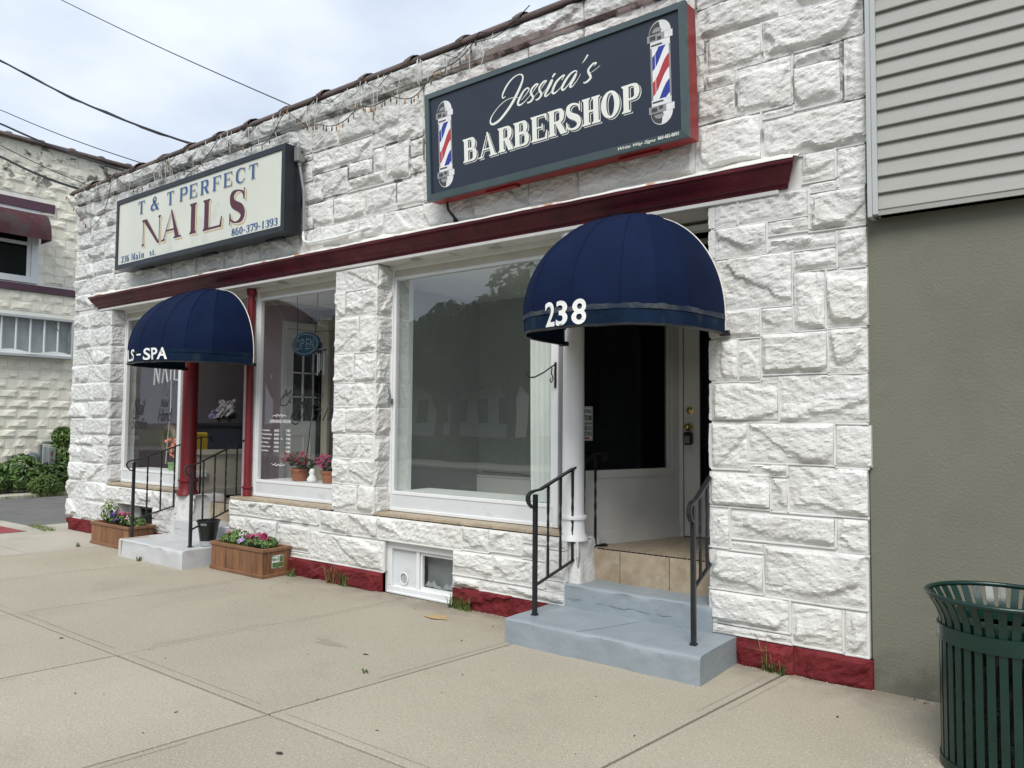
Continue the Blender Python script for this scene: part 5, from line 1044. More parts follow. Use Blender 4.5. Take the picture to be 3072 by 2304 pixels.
# wreath and salon counter
m = MB(); m.tube([(-9.3+.17*math.cos(t), .9, 1.22+.17*math.sin(t)) for t in np.linspace(0, 2*PI, 25)], .055, 8, cap=False); tag(obj('wreath', m, 'interior_floor', None, loc=(-9.3, .9, 1.0)), 'round straw wreath deep inside the left salon window', 'wreath')
sc_ = thing('salon_counter', 'dark textured reception counter behind the salon entrance glass', 'counter', (-8.9, 1.6, .56))
m = MB(); m.prism([(-9.15, .56), (-8.25, .56), (-8.15, 1.42), (-9.3, 1.42)], 'y', 1.30, 1.9); obj('front', m, 'counter_dark', sc_)
m = MB(); m.box(-9.35, -8.1, 1.25, 1.95, 1.42, 1.46, bev=.006); obj('top', m, 'box_black', sc_)
m = MB(); m.box(-8.52, -8.44, .78, .98, .85, 1.34, bev=.02); tag(obj('yellow_sign', m, 'yellow_plastic', None, loc=(-8.5, .9, .85)), 'yellow folded floor sign leaning by the salon counter', 'floor sign')

# ---- foliage helpers
def leaves(mb_, cs, n, size, r, flat=.6, mi=0, droop=0):
    """n leaves scattered in ellipsoids cs = [(centre, radii)]"""
    for k in range(n):
        c, R_ = cs[r.randrange(len(cs))]
        while True:
            d = Vector((r.uniform(-1, 1), r.uniform(-1, 1), r.uniform(-1, 1)))
            if .25 < d.length < 1: break
        d = d.normalized()*(d.length**.4)
        p = Vector((c[0]+d.x*R_[0], c[1]+d.y*R_[1], c[2]+d.z*R_[2])); nrm = (d+Vector((r.uniform(-1, 1), r.uniform(-1, 1), r.uniform(-.3, 1.2)))*flat).normalized()
        a = nrm.orthogonal().normalized(); a = (Matrix.Rotation(r.uniform(0, 2*PI), 3, nrm) @ a); b = nrm.cross(a); s = size*r.uniform(.6, 1.25)
        mb_.add([p-a*s, p+b*s*.42+nrm*s*.10, p+a*s-nrm*s*droop, p-b*s*.42+nrm*s*.10], [(0, 1, 2), (0, 2, 3)], mi)
def stems(mb_, base, tips, rad, r):
    for t in tips: mb_.tube([base, Vector(base).lerp(Vector(t), .55)+Vector((r.uniform(-.02, .02), r.uniform(-.02, .02), .01)), t], [rad, rad*.8, rad*.5], 5)
def flower(mb_, c, s, r, mi=0, n=5):
    c = Vector(c); nrm = Vector((r.uniform(-.5, .6), -1, r.uniform(.2, 1.2))).normalized(); a = nrm.orthogonal().normalized(); b = nrm.cross(a)
    for k in range(n):
        t = 2*PI*k/n+r.random()*.3; u = a*math.cos(t)+b*math.sin(t); v = nrm.cross(u)
        mb_.add([c, c+u*s*.6+v*s*.42+nrm*s*.1, c+u*s+nrm*s*.18, c+u*s*.6-v*s*.42+nrm*s*.1], [(0, 1, 2, 3)], mi)
def plant(name, label, base, cs, nleaf, lsize, petal, spots, fs, seed, leafmat='leaf_a', group=None, cat='plant', pet_n=5):
    r = random.Random(seed); t = thing(name, label, cat, base, group)
    m = MB(); leaves(m, cs, nleaf, lsize, r); obj('foliage', m, leafmat, t)
    m = MB(); stems(m, base, [(c[0]+r.uniform(-.6, .6)*R_[0], c[1]+r.uniform(-.6, .6)*R_[1], c[2]+R_[2]*.5) for c, R_ in cs for _ in range(5)], .004, r); obj('stem', m, 'leaf_dark', t)
    if spots:
        m = MB()
        for p in spots:
            for k in range(p[3] if len(p) > 3 else 1): flower(m, (p[0]+r.uniform(-.02, .02), p[1]+r.uniform(-.02, .02), p[2]+r.uniform(-.012, .014)), fs*r.uniform(.7, 1.2), r, n=pet_n)
        obj('blossom', m, petal, t)
    return t

# flower pots in the windows
def pot(name, label, x, y, z, r0, r1, h, mat, group):
    t = thing(name, label, 'flower pot', (x, y, z), group); m = MB(); m.lathe((x, y, z), [(r0*.98, 0), (r0, .004), (r1*.95, h*.78), (r1*1.04, h*.78), (r1*1.05, h), (r1*.94, h), (r1*.9, h-.02)], 22); obj('pot', m, mat, t, smooth='auto')
    m = MB(); m.lathe((x, y, z+h-.025), [(r1*.92, 0), (.01, .004)], 16, cap=False); obj('soil', m, 'soil', t); return t
r = random.Random(31)
pot('flower_pot', 'square-shouldered terracotta pot in the salon window left of the cord', -5.74, .42, .866, .085, .105, .13, 'terracotta', 'terracotta pots in the salon window')
plant('potted_flowers', 'dusty rose kalanchoe bush in the terracotta pot below the opening hours', (-5.74, .42, .98), [((-5.80, .42, 1.09), (.12, .10, .08)), ((-5.64, .40, 1.05), (.12, .1, .06))], 340, .022, 'petal_rose', [(-5.82+r.uniform(-.1, .26), .36+r.uniform(-.05, .05), 1.10+r.uniform(-.05, .06), 3) for _ in range(42)], .016, 41, 'leaf_dark', 'potted flowers in the salon window')
pot('flower_pot', 'terracotta pot in the salon window beside the stone pillar', -5.26, .42, .866, .075, .09, .125, 'terracotta', 'terracotta pots in the salon window')
plant('potted_flowers', 'deep pink kalanchoe in the terracotta pot beside the pillar', (-5.26, .42, .98), [((-5.25, .42, 1.06), (.11, .1, .08))], 260, .022, 'petal_pink', [(-5.25+r.uniform(-.12, .12), .36+r.uniform(-.05, .05), 1.09+r.uniform(-.05, .06), 3) for _ in range(34)], .016, 43, 'leaf_dark', 'potted flowers in the salon window')
m = MB(); m.lathe((-5.47, .36, .866), [(.05, 0), (.055, .03), (.03, .07), (.028, .08), (.035, .10), (.02, .135), (.003, .14)], 14); tag(obj('cat_figurine', m, 'interior_white', None, smooth=True, loc=(-5.47, .36, .866)), 'small pale figurine between the two terracotta pots', 'figurine')
pot('flower_pot', 'small green pot at the left of the left salon window', -8.25, .40, .87, .07, .08, .10, 'pot_green', 'green pots in the left salon window')
pot('flower_pot', 'small green pot under the peach flowers', -7.93, .40, .87, .075, .085, .11, 'pot_green', 'green pots in the left salon window')
plant('potted_flowers', 'peach coloured trailing flowers in the left salon window', (-8.05, .40, .97), [((-8.10, .38, 1.12), (.13, .08, .13))], 160, .022, 'petal_peach', [(-8.10+r.uniform(-.17, .17), .33+r.uniform(-.05, .05), 1.16+r.uniform(-.15, .13), 2) for _ in range(42)], .024, 47, 'leaf_b', 'potted flowers in the left salon window')
plant('potted_flowers', 'white and purple artificial flowers on the salon counter', (-8.72, 1.45, 1.46), [((-8.72, 1.45, 1.58), (.14, .1, .07))], 80, .03, 'petal_white', [(-8.68+r.uniform(-.16, .22), 1.36, 1.65+r.uniform(-.09, .11), 3) for _ in range(26)], .04, 49, 'leaf_dark')
plant('potted_flowers', 'lilac bloom beside the white flowers on the salon counter', (-8.98, 1.45, 1.46), [((-8.98, 1.45, 1.55), (.06, .06, .05))], 30, .03, 'petal_lilac', [(-8.98+r.uniform(-.08, .08), 1.36, 1.56+r.uniform(-.06, .06), 3) for _ in range(9)], .04, 50, 'leaf_dark')
# hood dryer chair
hd = thing('hood_dryer', 'pale salon hood dryer standing behind the counter', 'hood dryer', (-8.5, 2.0, .56))
m = MB(); m.lathe((-8.5, 2.0, 1.62), [(.17, 0), (.19, .08), (.17, .2), (.1, .28), (.01, .30)], 18); obj('hood', m, 'interior_white', hd, smooth=True)
m = MB(); m.tube([(-8.38, 2.1, .56), (-8.38, 2.1, 1.7)], .025, 8); obj('stand', m, 'steel_grey', hd)

# ================================================================ WOODEN PLANTERS
def planter(label, x0, x1, y0, y1, h, nb):
    t = thing('wooden_planter', label, 'planter', ((x0+x1)/2, (y0+y1)/2, 0), 'cedar planter boxes')
    i = .012; zb, zt = .028, h-.028; w = (x1-x0-2*i)/nb
    for k in range(nb):
        for yy in ((y0+i, y0+i+.018), (y1-i-.018, y1-i)):
            m = MB(); m.box(x0+i+k*w+.0012, x0+i+(k+1)*w-.0012, yy[0]+rnd.uniform(-.001, .001), yy[1], zb, zt, bev=.002); obj('plank', m, 'wood', t)
    n2 = 3; w2_ = (y1-y0-2*i-.04)/n2
    for k in range(n2):
        for xx in ((x0+i, x0+i+.018), (x1-i-.018, x1-i)):
            m = MB(); m.box(xx[0], xx[1]+rnd.uniform(-.001, .001), y0+i+.0185+k*w2_+.001, y0+i+.0185+(k+1)*w2_, zb, zt, bev=.002); obj('plank', m, 'wood', t)
    for nm, z0, z1 in (('base_trim', 0, .034), ('top_rim', h-.034, h)):
        for a, b, c, d in ((x0, x1, y0, y0+.03), (x0, x1, y1-.03, y1), (x0, x0+.03, y0+.0305, y1-.0305), (x1-.03, x1, y0+.0305, y1-.0305)):
            m = MB(); m.box(a, b, c, d, z0, z1, bev=.004); obj(nm, m, 'wood_rim', t)
    m = MB(); m.grid(lambda u, v: (x0+.03+(x1-x0-.06)*u, y0+.03+(y1-y0-.06)*v, h-.045+.012*math.sin(14*u)*math.cos(9*v)), 12, 6); obj('soil', m, 'soil', t)
    return t
pr = planter('cedar planter box with a plant label sticker right of the grey steps', -6.165, -5.268, -.36, -.035, .278, 7)
pL = planter('cedar planter box left of the grey steps below the basement opening', -8.735, -7.80, -.385, -.06, .268, 7)
m = MB(); m.box(-5.2805, -5.2785, -.245, -.115, .085, .205, bev=.0005)
stk = obj('sticker', m, 'sticker_white', pr)
m = MB(); m.box(-5.2784, -5.278, -.24, -.12, .09, .135); m.box(-5.2784, -5.278, -.16, -.12, .14, .19); obj('sticker_print', m, 'leaf_a', stk)
r = random.Random(77)
def fl(x, y, z, n=3): return (x, y, z, n)
pg = 'plants in the right planter'
plant('pansy_plant', 'magenta double bloom at the right end of the right planter', (-5.42, -.2, .24), [((-5.42, -.2, .31), (.10, .10, .06))], 260, .022, 'petal_pink', [fl(-5.40+r.uniform(-.05, .06), -.25, .375+r.uniform(-.02, .025), 3) for _ in range(16)], .02, 60, group=pg)
plant('pansy_plant', 'dull pink blooms left of the magenta one in the right planter', (-5.6, -.2, .24), [((-5.6, -.2, .31), (.10, .10, .05))], 240, .022, 'petal_pink', [fl(-5.62+r.uniform(-.05, .05), -.25, .35+r.uniform(-.02, .02), 2) for _ in range(10)], .018, 61, group=pg)
plant('pansy_plant', 'pale lilac pansy hanging over the front rim of the right planter', (-5.66, -.28, .24), [((-5.66, -.28, .29), (.06, .05, .03))], 80, .02, 'petal_lilac', [fl(-5.67, -.335, .315, 4), fl(-5.65, -.33, .325, 3)], .028, 62, group=pg)
plant('alyssum_plant', 'upright green clump with small white flowers in the right planter', (-5.88, -.2, .24), [((-5.88, -.2, .32), (.14, .10, .08))], 420, .024, 'petal_white', [fl(-5.80+r.uniform(-.09, .09), -.2+r.uniform(-.08, .08), .36+r.uniform(-.03, .05), 2) for _ in range(26)], .010, 63, 'leaf_b', group=pg)
plant('pansy_plant', 'leafy plant with one pink bloom at the left end of the right planter', (-6.06, -.2, .24), [((-6.06, -.2, .30), (.10, .09, .045))], 200, .026, 'petal_pink', [fl(-6.02+r.uniform(-.04, .04), -.2, .355, 2) for _ in range(6)], .018, 64, 'leaf_b', group=pg)
pg = 'plants in the left planter'
plant('tall_herb', 'tall airy yellow green herb at the left end of the left planter', (-8.6, -.22, .24), [((-8.6, -.22, .38), (.12, .1, .13))], 240, .022, 'petal_yellow', [fl(-8.6+r.uniform(-.13, .13), -.22, .42+r.uniform(-.08, .11), 1) for _ in range(34)], .009, 70, 'leaf_b', group=pg)
plant('pansy_plant', 'dark purple pansies in the left planter', (-8.38, -.22, .24), [((-8.38, -.22, .31), (.10, .1, .06))], 190, .024, 'petal_purple', [fl(-8.36+r.uniform(-.1, .12), -.28, .32+r.uniform(-.05, .08), 2) for _ in range(13)], .024, 71, group=pg)
plant('pansy_plant', 'pink and white phlox in the left planter', (-8.18, -.22, .24), [((-8.18, -.22, .32), (.11, .1, .07))], 220, .024, 'petal_pink', [fl(-8.16+r.uniform(-.12, .14), -.27, .35+r.uniform(-.06, .06), 2) for _ in range(16)], .02, 72, group=pg)
plant('pansy_plant', 'leafy green plant at the right end of the left planter', (-7.93, -.22, .24), [((-7.95, -.22, .30), (.13, .1, .06))], 260, .026, 'petal_white', [fl(-8.05+r.uniform(-.1, .1), -.28, .33+r.uniform(-.04, .04), 1) for _ in range(9)], .014, 73, 'leaf_b', group=pg)
# black bucket planter on the step
bk = thing('black_pot', 'tall black plastic pot standing on the grey steps', 'pot', (-6.43, -.22, .183))
m = MB(); m.lathe((-6.43, -.22, .184), [(.072, 0), (.074, .006), (.083, .07), (.112, .25), (.119, .252), (.119, .268), (.108, .268), (.10, .22)], 28); obj('bucket', m, 'plastic_black', bk, smooth='auto')
m = MB(); m.lathe((-6.43, -.22, .184), [(.0745, .003), (.0835, .055)], 28, cap=False); obj('base_band', m, 'grey_panel', bk, smooth=True)
m = MB(); m.obox((-6.365, -.312, .415), (.030, .016, 0), (.0012, -.002, 0), (0, 0, .012)); obj('handle_slot', m, 'lockbox_grey', bk)

# ================================================================ LITTER BIN
tb = (.72, -.76); bin_ = thing('litter_bin', 'dark green slatted metal litter bin with flared rim at the right edge', 'litter bin', (*tb, 0))
NS = 34; rb = .247; sl_mesh = None
prof = [(rb, .03), (rb, .60), (rb+.001, .64), (rb+.008, .672), (rb+.024, .705), (rb+.044, .738), (rb+.050, .750)]
for k in range(NS):
    a = 2*PI*k/NS
    if sl_mesh is None:
        m = MB(); hw = .0155; th = .006
        vs = []
        for rr, z in prof: vs += [(rr, -hw, z), (rr, hw, z), (rr-th, hw, z), (rr-th, -hw, z)]
        m.add(vs, [(4*i+j, 4*i+(j+1) % 4, 4*i+4+(j+1) % 4, 4*i+4+j) for i in range(len(prof)-1) for j in range(4)])
        o = obj('slat', m, 'green_paint', None, loc=(0, 0, 0)); sl_mesh = o.data; set_auto(sl_mesh, 40)
    else: o = bpy.data.objects.new('slat', sl_mesh); COL.objects.link(o)
    o.parent = bin_; o.location = (0, 0, 0); o.rotation_euler = (0, 0, a)
m = MB(); m.tube([(tb[0]+(rb+.047)*math.cos(t), tb[1]+(rb+.047)*math.sin(t), .752) for t in np.linspace(0, 2*PI, 65)], .0115, 10, cap=False); obj('rim', m, 'green_paint', bin_, smooth=True)
m = MB(); m.lathe((*tb, 0), [(rb-.001, .555), (rb+.009, .555), (rb+.009, .622), (rb-.001, .622)], 64, cap=False); obj('band', m, 'green_paint', bin_, smooth='auto')
m = MB(); m.lathe((*tb, 0), [(rb-.01, .0), (rb+.006, 0), (rb+.006, .045), (rb-.01, .045)], 64, cap=False); obj('base_ring', m, 'green_dark', bin_, smooth='auto')
m = MB(); m.lathe((*tb, 0), [(rb-.004, .012), (.01, .012)], 40, cap=False); obj('base_plate', m, 'green_dark', bin_)
m = MB()
for i in range(5):
    for j in range(7):
        a = math.radians(196+j*1.5); a2 = a+math.radians(1.1-.3*((i*j) % 3)); z = .608-i*.0085
        m.add([(tb[0]+(rb+.0098)*math.cos(t), tb[1]+(rb+.0098)*math.sin(t), zz) for t, zz in ((a, z), (a2, z), (a2, z+.0042), (a, z+.0042))], [(0, 1, 2, 3)])
obj('maker_plate', m, 'lettering_white', bin_)
lin = thing('bin_liner', 'black plastic liner and green inner lid inside the litter bin', 'bin liner', (*tb, .02))
m = MB(); r_ = random.Random(8)
def bagp(u, v):
    t = 2*PI*u; w = .012*math.sin(9*t+7*v)+.012*math.sin(17*t-11*v)+.008*math.sin(31*t+3*v); rr = .19+.03*v+w; return (tb[0]+rr*math.cos(t), tb[1]+rr*math.sin(t), .03+.57*v)
m.grid(bagp, 90, 30); obj('bag', m, 'bag_black', lin, smooth=True)
m = MB(); m.lathe((*tb, 0), [(.225, .60), (.232, .615), (.232, .655), (.20, .668), (.15, .66), (.145, .62)], 40, cap=False); obj('inner_lid', m, 'green_paint', lin, smooth='auto')

# ================================================================ NEIGHBOUR ON THE RIGHT
nb = thing('grey_sided_building', 'olive grey stucco building with grey lap siding on the right', 'building', (3, .1, 0))
m = MB(); m.box(.014, 9, .012, 9, -.05, 2.76); m.box(.03, 9, .03, 9, 2.76, 8.5); obj('stucco_wall', m, 'stucco', nb)
ps = .0962; z = 2.712
m = MB(); m.box(.082, 9, -.075, .03, z-.012, z+.012, bev=.003); m.box(.082, 9, -.08, -.07, z-.016, z+.03); obj('starter_strip', m, 'siding', nb)
bmesh_ = None
for k in range(58):
    zz = z+.014+k*ps
    if bmesh_ is None:
        m = MB(); m.prism([(-.064, 0), (-.083, .0), (-.085, .004), (-.066, ps-.002), (-.060, ps+.012), (-.05, ps+.012), (-.05, 0)][::-1], 'x', .1015, 9); o = obj('siding_board', m, 'siding', None, loc=(0, 0, 0)); bmesh_ = o.data
    else: o = bpy.data.objects.new('siding_board', bmesh_); COL.objects.link(o)
    o.parent = nb; o.location = Vector((0, 0, zz))-WL[nb]
m = MB(); m.box(.1, 9, -.052, .031, 2.7, 8.4); obj('sheathing', m, 'siding', nb)
m = MB(); m.box(.048, .072, -.10, .03, 2.69, 8.4); m.box(.0725, .101, -.094, -.03, 2.70, 8.4, bev=.002); obj('corner_trim', m, 'siding_trim', nb)

# ================================================================ NEIGHBOUR ON THE LEFT
XW = -16.4
cbld = thing('cream_block_building', 'tall cream rock-faced block building across the driveway', 'building', (XW-2, 3, 0))
m = MB(); m.box(XW-6, XW-.004, -2.5, 9, -.05, 7.2); obj('wall_core', m, 'cream_mortar', cbld)
var = []; 
for sd in range(4):
    r = random.Random(sd); nu, nv = 14, 8; L_, Hh = .393, .193
    uu, zz = np.meshgrid(np.linspace(0, L_, nu+1), np.linspace(0, Hh, nv+1))
    d = np.minimum.reduce([uu, L_-uu, zz, Hh-zz]); h = .006+.026*smooth01((d-.016)/.045)
    for k in range(4):
        a = r.uniform(0, 2*PI); cu, cz = r.uniform(.1, .3), r.uniform(.04, .15); h = np.minimum(h, .018+.25*((uu-cu)*math.cos(a)+(zz-cz)*math.sin(a))+.02)
    h = np.maximum(h+(fbm(uu*18, zz*22, sd, 3)-.5)*.020*smooth01(d/.03), .006)
    m = MB(); n = nu+1; vs = [(h[j, i], uu[j, i], zz[j, i]) for j in range(nv+1) for i in range(nu+1)]
    m.add(vs, [(j*n+i, j*n+i+1, (j+1)*n+i+1, (j+1)*n+i) for j in range(nv) for i in range(nu)])
    m.add([(-.01, 0, 0), (-.01, L_, 0), (-.01, L_, Hh), (-.01, 0, Hh), (.006, 0, 0), (.006, L_, 0), (.006, L_, Hh), (.006, 0, Hh)], [(0, 1, 5, 4), (1, 2, 6, 5), (2, 3, 7, 6), (3, 0, 4, 7)])
    o = obj('block', m, 'cream_block', cbld, loc=(0, 0, 0)); var.append(o.data); bpy.data.objects.remove(o)
holes = [(-.5, 1.83, 4.28, 5.83), (-.5, 2.55, 2.72, 3.64)]
cnt = 0; far = MB()
for row in range(34):
    z0 = .305+row*.2003
    if 4.11 < z0+.1 < 4.28: continue
    for i in range(-5, 14):
        y0 = i*.402+(.201 if row % 2 else 0)-.05
        if y0 > 5.2: continue
        if any(a < y0+.2 < b and c < z0+.1 < d for a, b, c, d in holes): continue
        if 5.82 < z0+.1 < 6.02 and y0 < 1.95: continue
        vis = .75 < y0 < 3.9
        if vis and cnt < 296:
            o = bpy.data.objects.new('block', var[rnd.randrange(4)]); COL.objects.link(o); o.parent = cbld; o.location = Vector((XW, y0, z0))-WL[cbld]; cnt += 1
        else:
            me = var[rnd.randrange(4)]; far.add([(XW+v.co.x, y0+v.co.y, z0+v.co.z) for v in me.vertices], [tuple(p.vertices) for p in me.polygons])
tag(obj('block', far, 'cream_block', cbld), kind='stuff')
m = MB(); m.box(XW, XW+.05, -2.4, 2.11, 5.815, 6.0, bev=.004); obj('lintel_band', m, 'purple_paint', cbld)
m = MB(); m.box(XW, XW+.06, -2.4, 9, 4.115, 4.255, bev=.004); obj('sill_band', m, 'purple_paint', cbld)
m = MB(); m.box(XW, XW+.03, -2.4, 9, 0, .30); obj('base_band', m, 'purple_paint', cbld)
m = MB(); m.box(XW-.05, XW+.025, .75, 1.83, 5.70, 5.815); m.box(XW-.05, XW+.03, 1.70, 1.83, 4.29, 5.70, bev=.004); m.box(XW-.05, XW+.03, .62, .74, 4.29, 5.70, bev=.004); m.box(XW-.05, XW+.04, .74, 1.70, 4.29, 4.42, bev=.004)
m.box(XW-.03, XW+.01, .74, 1.70, 5.06, 5.13); m.box(XW-.03, XW+.012, 1.62, 1.70, 4.42, 5.70); wf = obj('upper_window', m, 'alu_white', cbld)
m = MB(); m.add([(XW+.006, .74, 4.4), (XW+.006, 1.7, 4.4), (XW+.006, 1.7, 5.7), (XW+.006, .74, 5.7)], [(0, 1, 2, 3)]); obj('pane', m, 'dark_glass', wf)
m = MB(); m.box(XW-.02, XW+.001, .7, 1.75, 4.3, 5.75); obj('room_shade', m, 'interior_dark', wf)
ca = thing('small_awning', 'weathered maroon window awning on the cream block wall', 'awning', (XW, 1.3, 5.1))
ya, yb2 = .62, 1.86
def awp(u, v):
    t = v*PI/2; return (XW+.05+.52*math.sin(t)**.8, ya+(yb2-ya)*u, 5.12+.60*math.cos(t)**.9)
m = MB(); m.grid(awp, 10, 10); obj('canopy', m, 'maroon_awning', ca, smooth=True)
m = MB()
for yy, s in ((ya, 1), (yb2, -1)):
    vs = [(XW+.05, yy, 5.12)]+[(lambda q: (q[0], yy, q[2]))(awp(0, k/10)) for k in range(11)]; m.add(vs, [tuple(range(12))[::s]])
obj('end_panel', m, 'maroon_awning', ca)
lbx = thing('empty_light_box', 'white framed empty light box with vertical tubes on the cream wall', 'light box', (XW, 1, 2.76))
m = MB(); y0, y1, z0, z1 = -.6, 2.52, 2.765, 3.60
for q in ((y0, y1, z0, z0+.055), (y0, y1, z1-.055, z1), (y1-.05, y1, z0+.055, z1-.055), (y0, y0+.05, z0+.055, z1-.055)): m.box(XW+.03, XW+.21, *q, bev=.005)
obj('frame', m, 'siding_trim', lbx)
m = MB(); m.box(XW+.03, XW+.05, y0, y1, z0, z1); obj('back_panel', m, 'grey_panel', lbx)
yy = -.4
while yy < 2.45: m = MB(); m.tube([(XW+.13, yy, z0+.05), (XW+.13, yy, z1-.05)], .019, 8); obj('lamp_tube', m, 'alu_white', lbx); yy += .262
m = MB(); m.tube([(XW+.14, 2.08, z1-.06), (XW+.15, 2.36, z0+.4)], .012, 6); m.obox((XW+.12, 2.44, z0+.36), (.03, 0, 0), (0, .02, 0), (0, 0, .2)); obj('wiring', m, 'steel_grey', lbx)
m = MB(); m.grid(lambda u, v: (XW+.2+.02*math.sin(19*u), -.5+3.0*u, z0+.05+.06*v*(1+.5*math.sin(23*u))), 30, 2); obj('torn_sheet', m, 'interior_white', lbx)
m = MB(); cyy = -2.4; tmesh = None
while cyy < 8.5:
    if tmesh is None:
        tm_ = tile_mesh(.605); tm_.v = [(.10-(p[1]-.10)-.02, p[0], p[2]-4.655) for p in tm_.v]; tm_.f = [f[::-1] for f in tm_.f]
        tm_.v = [(p[0], p[1], p[2]) for p in tm_.v]; o = obj('coping_tile', tm_, 'coping_clay', None, loc=(0, 0, 0)); tmesh = o.data; set_auto(tmesh, 50)
    else: o = bpy.data.objects.new('coping_tile', tmesh); COL.objects.link(o)
    o.parent = cbld; o.location = Vector((XW-.12, cyy, 7.20))-WL[cbld]; cyy += .607
# gas meter, pipes, bollard
gm = thing('gas_meter', 'grey gas meter with pipes on the cream wall among the shrubs', 'gas meter', (XW+.2, 1.85, .05))
m = MB(); n_ = 20; cy, cz = 1.80, .69
for rr, x in ((.10, .18), (.105, .22), (.05, .25)):
    pass
vs = [(XW+x, cy+rr*math.cos(2*PI*k/n_), cz+rr*math.sin(2*PI*k/n_)) for rr, x in ((.135, .14), (.14, .17), (.13, .20), (.07, .215), (.06, .25), (.01, .255)) for k in range(n_)]
m.add(vs, [(i*n_+k, i*n_+(k+1) % n_, (i+1)*n_+(k+1) % n_, (i+1)*n_+k) for i in range(5) for k in range(n_)]); obj('regulator', m, 'steel_grey', gm, smooth='auto')
m = MB(); m.tube([(XW+.16, 1.95, .1), (XW+.16, 1.95, .98), (XW+.16, 2.0, 1.02), (XW+.16, 2.62, 1.02), (XW+.16, 2.68, 1.02)], .03, 8); m.tube([(XW+.1, 2.66, .35), (XW+.16, 2.66, .42), (XW+.16, 2.66, 1.18), (XW+.13, 2.68, 1.22), (XW+.02, 2.72, 1.22)], .03, 8); m.tube([(XW+.16, 1.8, .69), (XW+.16, 1.95, .69)], .025, 8); obj('pipe', m, 'steel_grey', gm)
m = MB(); m.box(XW+.05, XW+.2, 1.98, 2.25, .55, .95, bev=.02); obj('meter_body', m, 'grey_panel', gm)
blr = thing('steel_bollard', 'grey square steel post guarding the gas meter', 'bollard', (XW+.55, 2.0, .05))
m = MB(); m.box(XW+.5, XW+.63, 1.93, 2.06, .05, .93, bev=.01); obj('post', m, 'steel_grey', blr)
m = MB(); m.obox((XW+.632, 1.99, .80), (.002, 0, 0), (0, .02, 0), (0, 0, .05)); m.obox((XW+.632, 1.99, .68), (.002, 0, 0), (0, .02, 0), (0, 0, .03)); obj('worn_mark', m, 'rust_brown', blr)
def shrub(name, label, base, cs, n, size, seed, mat):
    r = random.Random(seed); t = thing(name, label, 'shrub', base, 'shrubs at the foot of the cream wall'); m = MB(); leaves(m, cs, n, size, r, .8, droop=.25); obj('foliage', m, mat, t)
    m = MB(); stems(m, base, [c for c, R_ in cs for _ in range(3)], .012, r); obj('stem', m, 'bark', t)
shrub('leafy_shrub', 'wide dark green leafy shrub left of the gas meter', (-15.95, 1.35, .05), [((-15.95, 1.0, .36), (.3, .35, .30)), ((-15.9, 1.5, .44), (.3, .35, .36)), ((-15.9, .6, .26), (.3, .3, .26))], 1300, .085, 1, 'leaf_a')
shrub('climbing_vine', 'tall leafy vine climbing beside the gas meter', (-16.15, 2.3, .05), [((-16.1, 2.28, .75), (.18, .2, .45)), ((-16.05, 2.3, 1.15), (.16, .2, .2)), ((-16.05, 2.35, .5), (.2, .2, .4))], 900, .07, 2, 'leaf_b')
shrub('leafy_shrub', 'rounded bright green shrub below the vine', (-15.8, 2.15, .05), [((-15.8, 2.15, .38), (.3, .36, .34)), ((-15.75, 1.8, .3), (.26, .3, .28))], 1100, .07, 3, 'leaf_a')
shrub('low_weed_bush', 'low grey green weed at the asphalt edge', (-15.4, 1.75, .05), [((-15.4, 1.75, .2), (.22, .32, .2))], 700, .035, 4, 'leaf_b')

# ================================================================ GRASS, WEEDS, LITTER
def tuft(label, c, n, h, w, seed, mat='grass', group='weeds along the wall foot'):
    r = random.Random(seed); m = MB()
    for k in range(n):
        a = r.uniform(0, 2*PI); l = h*r.uniform(.5, 1.1); b = Vector((c[0]+r.uniform(-w, w), c[1]+r.uniform(-.02, .02), c[2])); d = Vector((math.cos(a), math.sin(a), 0)); s = Vector((-d.y, d.x, 0))*.0035
        p1 = b+d*l*.18+Vector((0, 0, l*.6)); p2 = b+d*l*r.uniform(.35, .8)+Vector((0, 0, l*r.uniform(.5, 1))); m.add([b-s, b+s, p1+s*.8, p1-s*.8, p2], [(0, 1, 2, 3), (3, 2, 4)])
    o = obj('grass_tuft', m, mat, None, loc=c); tag(o, label, 'weed', group); return o
tuft('green grass tuft right of the basement window', (-3.10, -.06, 0), 46, .16, .06, 1); tuft('yellowing grass tuft against the red base by the basement window', (-2.98, -.07, 0), 40, .15, .05, 2)
tuft('grassy weed left of the basement window by the red base', (-4.46, -.06, 0), 40, .17, .06, 3); tuft('dry grass stalks against the red base right of the planter', (-4.62, -.06, 0), 34, .26, .06, 4, 'grass_dry')
tuft('small green weed at the planter corner', (-5.18, -.10, 0), 30, .10, .05, 5); tuft('weed at the foot of the right pier where the joint meets the wall', (-.53, -.06, 0), 46, .10, .07, 6); tuft('dry weed sprig on the right pier base', (-.56, -.05, 0), 10, .30, .03, 7, 'grass_dry')
tuft('weed under the front edge of the grey steps', (-7.1, -.61, 0), 26, .07, .03, 8); tuft('weed in the joint by the left planter', (-8.55, -.6, 0), 22, .07, .06, 9); tuft('weed growing in the far slab joint', (-2.45, -1.6, 0), 14, .04, .03, 10)
m = MB(); r = random.Random(3)
for k in range(1500):
    x = r.uniform(-15.75, -15.15); y = r.uniform(.6, 3.6); h = r.uniform(.06, .2)*(1.3 if y > 1.6 else .45)
    if y < 1.6 and r.random() < .6: continue
    a = r.uniform(0, 2*PI); d = Vector((math.cos(a)*.3*h, math.sin(a)*.3*h, h)); b = Vector((x, y, .0)); s = Vector((.006*math.sin(a), .006*math.cos(a), 0)); m.add([b-s, b+s, b+d], [(0, 1, 2)])
tag(obj('grass_strip', m, 'grass', None), 'rough green grass growing along the edge of the parking asphalt', 'grass', kind='stuff')
m = MB()
